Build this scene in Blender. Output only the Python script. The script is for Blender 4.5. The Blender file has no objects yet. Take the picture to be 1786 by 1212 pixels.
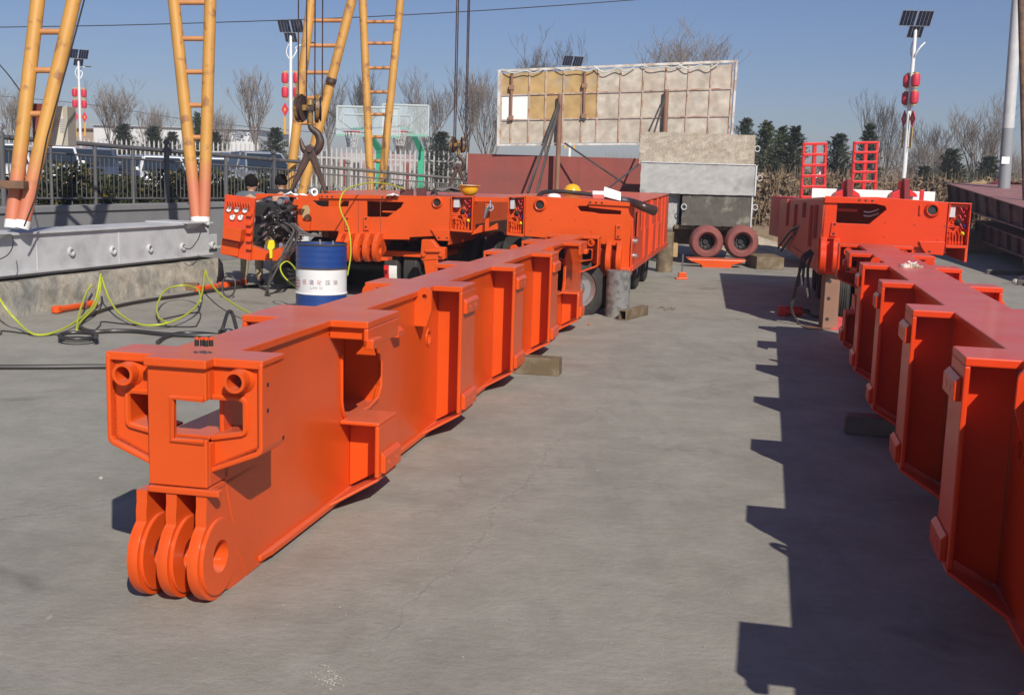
import bpy, math, random
import numpy as np
from mathutils import Vector, Matrix
from mathutils.geometry import tessellate_polygon
R_ = math.radians
random.seed(7)
S = bpy.context.scene
COL = S.collection

# ------------------------------------------------------------------ camera
FPX, CX, CY, CH = 2000., 893., 606., 1.7
PI_, RO_ = R_(8.68), R_(1.71)
cam = bpy.data.objects.new('camera', bpy.data.cameras.new('camera'))
COL.objects.link(cam)
zc = Vector((0, math.sin(PI_), math.cos(PI_))); fw = Vector((0, math.cos(PI_), -math.sin(PI_))); xr = Vector((1, 0, 0))
rt = xr*math.cos(RO_) + zc*math.sin(RO_); up = -xr*math.sin(RO_) + zc*math.cos(RO_)
m = Matrix((rt, up, -fw)).transposed().to_4x4(); m.translation = (0, 0, CH)
cam.matrix_world = m
cam.data.sensor_width = 36; cam.data.lens = FPX/1786*36
cam.data.clip_end = 2000; cam.data.clip_start = .05
S.camera = cam
# ------------------------------------------------------------------ sky, sun, exposure
SUN_EL, SUN_AZ = 36.3, 19.2         # the sun stands behind the camera, a little to its right
w = bpy.data.worlds.new("World"); S.world = w; w.use_nodes = True
nt = w.node_tree; bg = nt.nodes['Background']
sky = nt.nodes.new('ShaderNodeTexSky'); sky.sky_type = 'NISHITA'; sky.sun_disc = False
sky.sun_elevation = R_(SUN_EL); sky.sun_rotation = R_(180-SUN_AZ)
sky.air_density = 1.0; sky.dust_density = .5; sky.ozone_density = 5.0; sky.altitude = 50
tn = nt.nodes.new('ShaderNodeMix'); tn.data_type = 'RGBA'; tn.blend_type = 'MULTIPLY'; tn.inputs[0].default_value = 1; tn.inputs[7].default_value = (1.08, 1.03, 1.23, 1); nt.links.new(sky.outputs[0], tn.inputs[6]); nt.links.new(tn.outputs[2], bg.inputs[0]); bg.inputs[1].default_value = .055
sl = bpy.data.lights.new('sun', 'SUN'); sl.energy = 4.7; sl.angle = R_(.5); sl.color = (1, .93, .83)
so = bpy.data.objects.new('sun', sl); COL.objects.link(so)
tr = Vector((-math.sin(R_(SUN_AZ))*math.cos(R_(SUN_EL)), math.cos(R_(SUN_AZ))*math.cos(R_(SUN_EL)), -math.sin(R_(SUN_EL))))
so.rotation_euler = tr.to_track_quat('-Z', 'Y').to_euler()
S.view_settings.view_transform = 'Standard'; S.view_settings.look = 'None'
S.view_settings.exposure = .17; S.view_settings.gamma = 1
S.render.engine = 'CYCLES'

# ------------------------------------------------------------------ helpers
def ray(x, y):
    X = (x-CX)/FPX; Z = -(y-CY)/FPX
    return rt*X + up*Z + fw
O_ = Vector((0, 0, CH))
def P(x, y, D):                       # the point D metres in front of the camera that a pixel of the photo shows
    r = ray(x, y); return O_ + r*(D/r.y)
def G0(x, y, z=0):
    r = ray(x, y); return O_ + r*((z-CH)/r.z)
class Frame:
    def __init__(s, yaw, o=(0, 0, 0)):
        a = R_(yaw); s.U = Vector((math.sin(a), math.cos(a), 0)); s.V = Vector((math.cos(a), -math.sin(a), 0)); s.o = Vector(o)
    def __call__(s, p): return s.o + s.U*p[0] + s.V*p[1] + Vector((0, 0, p[2]))
    def onu(s, x, y, u):
        r = ray(x, y); t = (u-(O_-s.o).dot(s.U))/r.dot(s.U); q = O_+r*t-s.o
        return (q.dot(s.V), q.z)
ID = lambda p: Vector(p)
WL = {}
class M:
    def __init__(s, f=None): s.v = []; s.f = []; s.fr = f or ID
    def add(s, vs, fs):
        n = len(s.v); s.v += [s.fr(p) for p in vs]; s.f += [tuple(i+n for i in f) for f in fs]; return s
    def box(s, a, b):
        x0, y0, z0 = [min(a[i], b[i]) for i in range(3)]; x1, y1, z1 = [max(a[i], b[i]) for i in range(3)]
        return s.add([(x0,y0,z0),(x1,y0,z0),(x1,y1,z0),(x0,y1,z0),(x0,y0,z1),(x1,y0,z1),(x1,y1,z1),(x0,y1,z1)],
                     [(0,3,2,1),(4,5,6,7),(0,1,5,4),(1,2,6,5),(2,3,7,6),(3,0,4,7)])
    def hexa(s, a, b):                # two quads joined to a solid
        return s.add(list(a)+list(b), [(0,3,2,1),(4,5,6,7),(0,1,5,4),(1,2,6,5),(2,3,7,6),(3,0,4,7)])
    def prism(s, ax, poly, a, b, holes=()):
        def mk(p, t):
            return (t, p[0], p[1]) if ax == 'u' else (p[0], t, p[1]) if ax == 'v' else (p[0], p[1], t)
        loops = [list(poly)]+[list(h) for h in holes]
        flat = [p for l in loops for p in l]; n = len(flat)
        if holes:
            tri = [tuple(t) for t in tessellate_polygon([[Vector((p[0], p[1], 0)) for p in l] for l in loops])]
        else: tri = [tuple(range(n))]
        vs = [mk(p, a) for p in flat]+[mk(p, b) for p in flat]
        fs = [t for t in tri]+[tuple(i+n for i in reversed(t)) for t in tri]
        k = 0
        for l in loops:
            L = len(l)
            for i in range(L):
                j = (i+1) % L; fs.append((k+i, k+i+n, k+j+n, k+j))
            k += L
        return s.add(vs, fs)
    def cyl(s, p0, p1, r0, r1=None, n=16, cap=True):
        r1 = r0 if r1 is None else r1
        p0 = Vector(p0); p1 = Vector(p1); d = (p1-p0)
        if d.length < 1e-7: return s
        d.normalize(); a = d.orthogonal().normalized(); b = d.cross(a)
        vs = []
        for p, r in ((p0, r0), (p1, r1)):
            vs += [p+(a*math.cos(2*math.pi*i/n)+b*math.sin(2*math.pi*i/n))*r for i in range(n)]
        fs = [(i, (i+1) % n, n+(i+1) % n, n+i) for i in range(n)]
        if cap: fs += [tuple(reversed(range(n))), tuple(range(n, 2*n))]
        return s.add(vs, fs)
    def pipe(s, p0, p1, ro, ri, n=24):
        p0 = Vector(p0); p1 = Vector(p1); d = (p1-p0).normalized(); a = d.orthogonal().normalized(); b = d.cross(a); vs = []
        for p, r in ((p0, ro), (p1, ro), (p1, ri), (p0, ri)):
            vs += [p+(a*math.cos(2*math.pi*i/n)+b*math.sin(2*math.pi*i/n))*r for i in range(n)]
        return s.add(vs, [(k*n+i, k*n+(i+1) % n, ((k+1) % 4)*n+(i+1) % n, ((k+1) % 4)*n+i) for k in range(4) for i in range(n)])
    def tube(s, pts, r, n=8):
        pts = [Vector(p) for p in pts]; vs = []; a = None
        for i, p in enumerate(pts):
            d = (pts[min(i+1, len(pts)-1)]-pts[max(i-1, 0)]).normalized()
            a = d.orthogonal().normalized() if a is None else (a-d*a.dot(d)).normalized()
            b = d.cross(a); rr = r[i] if isinstance(r, (list, tuple)) else r
            vs += [p+(a*math.cos(2*math.pi*k/n)+b*math.sin(2*math.pi*k/n))*rr for k in range(n)]
        fs = [(i*n+k, i*n+(k+1) % n, (i+1)*n+(k+1) % n, (i+1)*n+k) for i in range(len(pts)-1) for k in range(n)]
        fs += [tuple(reversed(range(n))), tuple(range((len(pts)-1)*n, len(pts)*n))]
        return s.add(vs, fs)
    def lathe(s, prof, c=(0, 0, 0), ax=(0, 0, 1), n=32, closed=False):
        c = Vector(c); d = Vector(ax).normalized(); a = d.orthogonal().normalized(); b = d.cross(a); vs = []
        for r, h in prof:
            vs += [c+d*h+(a*math.cos(2*math.pi*i/n)+b*math.sin(2*math.pi*i/n))*r for i in range(n)]
        m_ = len(prof); rng = range(m_) if closed else range(m_-1)
        return s.add(vs, [(k*n+i, k*n+(i+1) % n, ((k+1) % m_)*n+(i+1) % n, ((k+1) % m_)*n+i) for k in rng for i in range(n)])
    def build(s, name, mat, parent=None, smooth=False, bev=0, at=None, seg=2):
        base = Vector(at) if at is not None else (WL[parent.name] if parent else Vector((0, 0, 0)))
        me = bpy.data.meshes.new(name); me.from_pydata([tuple(Vector(p)-base) for p in s.v], [], s.f); me.validate(); 
        me.materials.append(mat); o = bpy.data.objects.new(name, me); COL.objects.link(o)
        import bmesh
        bm = bmesh.new(); bm.from_mesh(me); bmesh.ops.recalc_face_normals(bm, faces=bm.faces); bm.to_mesh(me); bm.free()
        if parent: o.parent = parent
        else: o.location = base
        WL[o.name] = base
        if smooth:
            me.polygons.foreach_set('use_smooth', [True]*len(me.polygons))
            me.set_sharp_from_angle(angle=R_(38))
        if bev:
            b = o.modifiers.new('bevel', 'BEVEL'); b.width = bev; b.segments = seg; b.limit_method = 'ANGLE'; b.angle_limit = R_(50); b.harden_normals = False
            if smooth: o.modifiers.new('weighted', 'WEIGHTED_NORMAL').keep_sharp = True
        return o
def tag(o, label=None, cat=None, group=None, kind=None):
    if label: o['label'] = label
    if cat: o['category'] = cat
    if group: o['group'] = group
    if kind: o['kind'] = kind
    return o
def root(name, loc, label, cat, group=None):
    o = bpy.data.objects.new(name, None); COL.objects.link(o); o.location = loc; o.empty_display_size = .1
    WL[o.name] = Vector(loc); return tag(o, label, cat, group)
def copy_tree(o, parent=None):
    c = o.copy(); COL.objects.link(c)
    if parent: c.parent = parent
    for ch in list(o.children): copy_tree(ch, c)
    return c
def smooth_path(pts, n=8):
    pts = [Vector(p) for p in pts]; out = []
    for i in range(len(pts)-1):
        a = pts[max(i-1, 0)]; b = pts[i]; c = pts[i+1]; d = pts[min(i+2, len(pts)-1)]
        for k in range(n):
            t = k/n
            out.append(.5*((2*b)+(c-a)*t+(2*a-5*b+4*c-d)*t*t+(3*b-a-3*c+d)*t**3))
    return out+[pts[-1]]
def arc(c, r, a0, a1, n=8, rz=None):
    rz = rz or r
    return [(c[0]+r*math.cos(R_(a0+(a1-a0)*i/n)), c[1]+rz*math.sin(R_(a0+(a1-a0)*i/n))) for i in range(n+1)]
def circ(c, r, n=20): return [(c[0]+r*math.cos(2*math.pi*i/n), c[1]+r*math.sin(2*math.pi*i/n)) for i in range(n)]
def text_mesh(s, size, fn, name, mat, parent, ext=.0, bold=0):
    cu = bpy.data.curves.new('lettering', 'FONT'); cu.body = s; cu.size = size; cu.align_x = 'CENTER'; cu.align_y = 'CENTER'; cu.extrude = ext; cu.offset = bold
    o = bpy.data.objects.new('lettering', cu); COL.objects.link(o)
    me = bpy.data.meshes.new_from_object(o.evaluated_get(bpy.context.evaluated_depsgraph_get()))
    vs = [fn(v.co) for v in me.vertices]; fs = [tuple(p.vertices) for p in me.polygons]
    bpy.data.objects.remove(o); bpy.data.curves.remove(cu)
    mm = M(); mm.v = vs; mm.f = fs
    return mm.build(name, mat, parent)

# ------------------------------------------------------------------ materials
def mat(name, c, rough=.5, metal=0, var=.0, vscale=3., c2=None, mixlo=.45, mixhi=.62, mscale=2., bump=0, bscale=40., coat=0, spec=.5, coatr=.12, geo=False, top_sheen=0, zfade=None):
    m = bpy.data.materials.new(name); m.use_nodes = True; n = m.node_tree; b = n.nodes['Principled BSDF']
    b.inputs['Roughness'].default_value = rough; b.inputs['Metallic'].default_value = metal
    b.inputs['Coat Weight'].default_value = coat; b.inputs['Coat Roughness'].default_value = coatr
    b.inputs['Specular IOR Level'].default_value = spec
    b.inputs['Base Color'].default_value = (*c, 1)
    if geo: co = n.nodes.new('ShaderNodeNewGeometry').outputs['Position']
    else: co = n.nodes.new('ShaderNodeTexCoord').outputs['Object']
    col = None
    def noise(sc, det=4, ro=.55):
        t = n.nodes.new('ShaderNodeTexNoise'); t.inputs['Scale'].default_value = sc; t.inputs['Detail'].default_value = det; t.inputs['Roughness'].default_value = ro
        n.links.new(co, t.inputs['Vector']); return t
    def ramp(src, lo, hi):
        r = n.nodes.new('ShaderNodeMapRange'); r.inputs['From Min'].default_value = lo; r.inputs['From Max'].default_value = hi
        n.links.new(src, r.inputs['Value']); return r.outputs[0]
    def mix(f, a, bb, mode='MIX'):
        x = n.nodes.new('ShaderNodeMix'); x.data_type = 'RGBA'; x.blend_type = mode
        if isinstance(f, float): x.inputs[0].default_value = f
        else: n.links.new(f, x.inputs[0])
        for i, q in ((6, a), (7, bb)):
            if isinstance(q, tuple): x.inputs[i].default_value = (*q, 1)
            else: n.links.new(q, x.inputs[i])
        return x.outputs[2]
    col = c
    if c2: col = mix(ramp(noise(mscale).outputs[0], mixlo, mixhi), c, c2)
    if var:
        f = ramp(noise(vscale, 6).outputs[0], .3, .7)
        v0 = mix(f, tuple([1-var]*3), tuple([1+var]*3))
        col = mix(1.0, col, v0, 'MULTIPLY')
    if zfade:       # older primer showing low down, with a ragged upper edge
        ge = n.nodes.new('ShaderNodeNewGeometry'); sp_ = n.nodes.new('ShaderNodeSeparateXYZ'); n.links.new(ge.outputs['Position'], sp_.inputs[0])
        nn = noise(5, 6); ad = n.nodes.new('ShaderNodeMath'); ad.operation = 'MULTIPLY_ADD'; ad.inputs[1].default_value = .7; n.links.new(nn.outputs[0], ad.inputs[0]); n.links.new(sp_.outputs['Z'], ad.inputs[2])
        col = mix(ramp(ad.outputs[0], zfade[0], zfade[1]), zfade[2], col)
    if top_sheen:        # sky sheen painted in as a paler pink on upward faces
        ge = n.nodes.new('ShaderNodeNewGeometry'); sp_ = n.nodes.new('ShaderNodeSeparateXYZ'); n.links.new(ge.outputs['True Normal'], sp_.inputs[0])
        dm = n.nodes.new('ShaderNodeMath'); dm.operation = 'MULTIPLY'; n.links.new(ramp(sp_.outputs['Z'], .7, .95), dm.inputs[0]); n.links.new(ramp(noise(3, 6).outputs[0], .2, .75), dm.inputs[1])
        dm2 = n.nodes.new('ShaderNodeMath'); dm2.operation = 'MULTIPLY'; n.links.new(dm.outputs[0], dm2.inputs[0]); dm2.inputs[1].default_value = top_sheen*1.6
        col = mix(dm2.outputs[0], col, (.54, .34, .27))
    if not isinstance(col, tuple): n.links.new(col, b.inputs['Base Color'])
    if bump:
        bp = n.nodes.new('ShaderNodeBump'); bp.inputs['Strength'].default_value = bump; bp.inputs['Distance'].default_value = .02
        n.links.new(noise(bscale, 8, .65).outputs[0], bp.inputs['Height']); n.links.new(bp.outputs[0], b.inputs['Normal'])
    m['x'] = 0; del m['x']
    return m
ORANGE = mat('orange_gloss_paint', (.64, .080, .010), .32, var=.09, vscale=1.7, coat=.08, coatr=.06, spec=.34, top_sheen=.2, bump=.025, bscale=14)
ORANGE2 = mat('red_orange_gloss_paint', (.64, .046, .008), .34, var=.09, vscale=1.7, coat=.08, coatr=.06, spec=.34, top_sheen=.2, bump=.025, bscale=14)
ORANGEF = mat('orange_paint_worn', (.64, .064, .012), .4, c2=(.5, .07, .03), mixlo=.6, mixhi=.72, mscale=4, var=.1, coat=.15)
PINKED = mat('orange_dusty_paint', (.68, .12, .04), .42, var=.1, vscale=3, coat=.2)
RED = mat('red_paint', (.62, .015, .015), .4, var=.1)
MAROON = mat('maroon_primer', (.17, .028, .02), .6, c2=(.22, .06, .045), var=.15, mscale=1.2)
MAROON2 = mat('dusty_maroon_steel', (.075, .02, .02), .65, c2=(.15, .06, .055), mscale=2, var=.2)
YEL = mat('yellow_crane_paint', (.52, .27, .06), .55, c2=(.30, .14, .05), mixlo=.57, mixhi=.66, mscale=5, var=.12, vscale=2)
YELF = mat('yellow_crane_paint_fading', (.52, .27, .06), .55, c2=(.30, .14, .05), mixlo=.57, mixhi=.66, mscale=5, var=.12, vscale=2, zfade=(1.75, 2.15, (.52, .17, .09)))
SALMON = mat('faded_red_primer', (.52, .17, .09), .6, var=.12, vscale=3)
GREYW = mat('grey_white_paint', (.50, .51, .52), .5, c2=(.36, .36, .37), mixlo=.56, mixhi=.75, mscale=2.2, var=.08, vscale=6)
WHITE = mat('white_paint', (.75, .75, .74), .45, var=.05)
CREAM = mat('cream_rusty_sheet', (.55, .52, .44), .55, c2=(.3, .1, .05), mixlo=.6, mixhi=.72, mscale=3)
DARK = mat('black_rubber', (.018, .017, .017), .6, var=.25, vscale=8, bump=.1)
TYRE = mat('tyre_rubber', (.03, .028, .027), .75, var=.3, vscale=10)
REDTYRE = mat('dusty_red_rubber', (.25, .075, .065), .8, c2=(.15, .05, .045), mscale=3, var=.2)
HOSE = mat('black_hose', (.03, .028, .028), .45)
YHOSE = mat('yellow_green_hose', (.42, .47, .03), .45)
STEEL = mat('bright_steel', (.6, .6, .6), .3, metal=.9)
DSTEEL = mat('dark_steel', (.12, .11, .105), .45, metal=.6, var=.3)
RUST = mat('brown_rust_steel', (.19, .105, .06), .75, c2=(.10, .06, .04), mscale=5, var=.25, bump=.15)
OLIVE = mat('muddy_steel', (.14, .10, .055), .75, c2=(.2, .16, .11), mscale=7, var=.2, bump=.15)
HOOKB = mat('oily_brown_steel', (.07, .04, .03), .5, c2=(.03, .025, .025), mscale=8, var=.3)
POSTG = mat('grey_scuffed_pipe', (.2, .2, .195), .6, c2=(.12, .12, .12), mixlo=.5, mixhi=.58, mscale=14, var=.2, bump=.2)
TANP = mat('tan_primer_steel', (.24, .125, .08), .6, var=.15)
BLUE = mat('blue_drum_paint', (.013, .05, .21), .35, var=.15, coat=.2)
DWHITE = mat('white_drum_paint', (.72, .72, .72), .4, var=.05)
INKR = mat('faded_red_ink', (.5, .2, .2), .6)
INKD = mat('grey_ink', (.28, .22, .23), .6)
INKB = mat('black_ink', (.05, .05, .05), .6)
GLASS = mat('dark_car_glass', (.02, .03, .045), .06, spec=.8)
FENCE = mat('grey_iron_fence', (.10, .10, .105), .5, var=.2)
WFENCE = mat('white_fence_slats', (.42, .41, .40), .6)
GREEN = mat('green_court_paint', (.05, .38, .22), .45)
GWHITE = mat('backboard_glass_frame', (.5, .55, .55), .4)
YELH = mat('yellow_helmet', (.8, .42, .02), .3)
YTAG = mat('yellow_plastic', (.85, .68, .02), .35)
PAPER = mat('white_paper', (.8, .8, .8), .7)
PALEB = mat('dull_plywood', (.40, .345, .28), .8, c2=(.46, .42, .36), mscale=3, var=.22, vscale=5)
TANB = mat('tan_plywood', (.40, .265, .11), .8, c2=(.36, .30, .21), mixlo=.5, mixhi=.75, mscale=2.5, var=.2, vscale=4)
RUSTW = mat('rusty_white_frame', (.45, .36, .30), .7, c2=(.3, .14, .08), mscale=6, var=.2)
CONC = mat('rough_concrete', (.40, .345, .27), .9, c2=(.47, .42, .34), mscale=5, var=.32, vscale=45, bump=1., bscale=60)
CONC2 = mat('smooth_concrete', (.37, .37, .36), .85, c2=(.13, .12, .10), mixlo=.52, mixhi=.7, mscale=1.1, var=.12, vscale=5, bump=.1)
CONC3 = mat('oily_concrete', (.085, .078, .065), .75, c2=(.27, .25, .2), mixlo=.52, mixhi=.66, mscale=1.9, var=.2)
KERB = mat('weathered_kerb_concrete', (.33, .30, .245), .9, c2=(.20, .20, .18), mscale=2.6, var=.35, vscale=7, bump=1., bscale=11)
WALLG = mat('grey_render_wall', (.21, .21, .215), .85, var=.1, vscale=2)
BARK = mat('pale_bark', (.2, .17, .14), .9, var=.2)
TWIG = mat('grey_twigs', (.17, .14, .12), .9)
FIR = mat('evergreen_needles', (.06, .08, .035), .85, c2=(.12, .125, .055), mscale=1.5, var=.3, vscale=6)
FIR2 = mat('dark_evergreen_needles', (.05, .062, .042), .85, c2=(.09, .092, .055), mscale=1.5, var=.3, vscale=6)
HEDGE = mat('hedge_leaves', (.03, .04, .018), .8, spec=.15, c2=(.16, .12, .03), mixlo=.52, mixhi=.68, mscale=5, var=.4, vscale=20)
DRY = mat('dry_brown_leaves', (.17, .115, .07), .9, c2=(.27, .2, .13), mscale=6, var=.35, vscale=20)
SKIN = mat('skin', (.42, .24, .17), .6)
HAIR = mat('black_hair', (.012, .01, .01), .95, spec=.1)
KHAKI = mat('khaki_cloth', (.30, .25, .16), .85, var=.1)
JACKET = mat('grey_blue_cloth', (.10, .12, .14), .85, var=.1)
LRED = mat('red_lantern', (.6, .03, .06), .5)
GOLD = mat('gold_trim', (.65, .36, .06), .4)
SOLAR = mat('solar_cells', (.012, .02, .06), .2, spec=.6)
LIGHTB = mat('pale_building', (.62, .62, .62), .7, var=.05)
TANBD = mat('tan_building', (.34, .26, .2), .8, var=.1)

RUNG = mat('ochre_rung_paint', (.5, .22, .075), .55, var=.15)
WELD = mat('orange_paint_over_weld', (.66, .078, .010), .24, coat=.4, bump=1., bscale=160)
def ground_mat():
    m = bpy.data.materials.new('yard_concrete'); m.use_nodes = True; n = m.node_tree; L = n.links; b = n.nodes['Principled BSDF']
    co = n.nodes.new('ShaderNodeTexCoord').outputs['Object']
    def noise(sc, det=5, ro=.6, vec=None, dist=0):
        t = n.nodes.new('ShaderNodeTexNoise'); t.inputs['Scale'].default_value = sc; t.inputs['Detail'].default_value = det; t.inputs['Roughness'].default_value = ro; t.inputs['Distortion'].default_value = dist
        L.new(vec or co, t.inputs['Vector']); return t
    def rng(src, lo, hi, a=0., c=1.):
        r = n.nodes.new('ShaderNodeMapRange'); r.inputs['From Min'].default_value = lo; r.inputs['From Max'].default_value = hi
        r.inputs['To Min'].default_value = a; r.inputs['To Max'].default_value = c
        L.new(src, r.inputs['Value']); return r.outputs[0]
    def mix(f, a, bb, mode='MIX'):
        x = n.nodes.new('ShaderNodeMix'); x.data_type = 'RGBA'; x.blend_type = mode
        if isinstance(f, float): x.inputs[0].default_value = f
        else: L.new(f, x.inputs[0])
        for i, q in ((6, a), (7, bb)):
            if isinstance(q, tuple): x.inputs[i].default_value = (*q, 1)
            else: L.new(q, x.inputs[i])
        return x.outputs[2]
    def math_(op, a, bb):
        x = n.nodes.new('ShaderNodeMath'); x.operation = op
        for i, q in ((0, a), (1, bb)):
            if isinstance(q, (int, float)): x.inputs[i].default_value = q
            else: L.new(q, x.inputs[i])
        return x.outputs[0]
    base = mix(rng(noise(.35).outputs[0], .35, .65), (.228, .220, .190), (.280, .275, .236))
    base = mix(rng(noise(2.2, 8, .7).outputs[0], .42, .75), base, (.33, .318, .28))
    mp = n.nodes.new('ShaderNodeMapping'); L.new(co, mp.inputs[0]); mp.inputs['Rotation'].default_value = (0, 0, R_(-14)); mp.inputs['Scale'].default_value = (2.6, .5, 1)
    streak = noise(1.6, 6, .62, mp.outputs[0])
    base = mix(rng(streak.outputs[0], .55, .75, 0, .45), base, (.19, .17, .15))
    # chalky scuffs and grit
    scuff = math_('MULTIPLY', rng(noise(9, 10, .75, dist=.6).outputs[0], .6, .72), rng(noise(.9, 3).outputs[0], .5, .66))
    base = mix(scuff, base, (.5, .48, .43))
    mp2 = n.nodes.new('ShaderNodeMapping'); L.new(co, mp2.inputs[0]); mp2.inputs['Rotation'].default_value = (0, 0, R_(9)); mp2.inputs['Scale'].default_value = (1.3, 3, 1)
    fine = noise(7, 9, .78, mp2.outputs[0]); base = mix(rng(fine.outputs[0], .35, .65, .0, .5), base, mix(1.0, base, (.72, .70, .68), 'MULTIPLY'))
    fine2 = noise(120, 5, .8); base = mix(rng(fine2.outputs[0], .38, .62, .0, .55), base, mix(1.0, base, (1.35, 1.34, 1.33), 'MULTIPLY'))
    sp = noise(55, 3, .6); base = mix(rng(sp.outputs[0], .68, .74, 0, .6), base, (.42, .4, .37))
    sp2 = noise(31, 3, .6); base = mix(rng(sp2.outputs[0], .7, .76, 0, .75), base, (.09, .08, .07))
    # oil stains
    st = math_('MULTIPLY', rng(noise(.8, 4, .6, dist=.4).outputs[0], .62, .72), 0.6)
    base = mix(st, base, (.10, .085, .07))
    # cracks
    wv = n.nodes.new('ShaderNodeVectorMath'); wv.operation = 'ADD'
    nz = noise(1.7, 8, .7); sc = n.nodes.new('ShaderNodeVectorMath'); sc.operation = 'SCALE'; sc.inputs['Scale'].default_value = .9
    L.new(nz.outputs['Color'], sc.inputs[0]); L.new(co, wv.inputs[0]); L.new(sc.outputs[0], wv.inputs[1])
    vo = n.nodes.new('ShaderNodeTexVoronoi'); vo.feature = 'DISTANCE_TO_EDGE'; vo.inputs['Scale'].default_value = .42; L.new(wv.outputs[0], vo.inputs['Vector'])
    cr = rng(vo.outputs['Distance'], .002, .0065, 1, 0)
    cm = math_('MULTIPLY', cr, rng(noise(.6, 3).outputs[0], .48, .6))
    base = mix(math_('MULTIPLY', cm, .2), base, (.085, .075, .065))
    pa, pb = G0(1075, 672), G0(690, 1085); dv = (pb-pa); Lc = dv.length; dv.normalize(); nv = Vector((-dv.y, dv.x, 0))
    def dotc(v, c0):
        dn = n.nodes.new('ShaderNodeVectorMath'); dn.operation = 'DOT_PRODUCT'; L.new(co, dn.inputs[0]); dn.inputs[1].default_value = tuple(v); return math_('SUBTRACT', dn.outputs['Value'], c0)
    dd = math_('ADD', dotc(nv, pa.dot(nv)), math_('MULTIPLY', math_('SUBTRACT', noise(1.1, 9, .7).outputs[0], .5), .5)); ad = math_('ABSOLUTE', dd, 0)
    al = dotc(dv, pa.dot(dv)); lim = math_('MULTIPLY', rng(al, -.3, .2), rng(al, Lc+.6, Lc-.1))
    ck = math_('MULTIPLY', rng(ad, .0015, .005, 1, 0), lim); base = mix(math_('MULTIPLY', math_('MULTIPLY', ck, rng(noise(4, 4).outputs[0],   .45, .6)), .16), base, (.09, .08, .07))
    chips = math_('MULTIPLY', math_('MULTIPLY', rng(ad, .02, .09, 1, 0), lim), rng(noise(40, 6, .8).outputs[0], .55, .62)); base = mix(math_('MULTIPLY', chips, .7), base, (.42, .40, .36))
    cm = math_('MAXIMUM', cm, ck)
    L.new(base, b.inputs['Base Color'])
    L.new(rng(noise(3, 5).outputs[0], .3, .7, .62, .85), b.inputs['Roughness'])
    bp = n.nodes.new('ShaderNodeBump'); bp.inputs['Strength'].default_value = .55; bp.inputs['Distance'].default_value = .012
    h = math_('SUBTRACT', noise(26, 9, .72).outputs[0], math_('MULTIPLY', cm, .35))
    h = math_('ADD', h, math_('MULTIPLY', noise(1.5, 5).outputs[0], 1.6))
    L.new(h, bp.inputs['Height']); L.new(bp.outputs[0], b.inputs['Normal'])
    return m

# ------------------------------------------------------------------ the setting
g = M(); g.add([(-400, -60, 0), (400, -60, 0), (400, 900, 0), (-400, 900, 0)], [(0, 1, 2, 3)])
tag(g.build('ground', ground_mat()), kind='structure')
# raised car park and planted land beyond the walls
a = M(); pk = [(-60, 30, 0), (-7.4, 16.8, 0), (-5.2, 26, 0), (-.5, 33.5, 0), (-1, 90, 0), (-60, 90, 0)]
a.prism('z', [(p[0], p[1]) for p in pk], .02, .45)
tag(a.build('car_park_ground', mat('pale_paving', (.3, .28, .25), .9, var=.15)), kind='structure')
a = M(); a.prism('z', [(2, 30), (40, 28.5), (60, 90), (-3, 90)], .015, .5)
tag(a.build('verge_ground', mat('dry_soil', (.2, .15, .1), .95, var=.3, vscale=4)), kind='structure')

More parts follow.
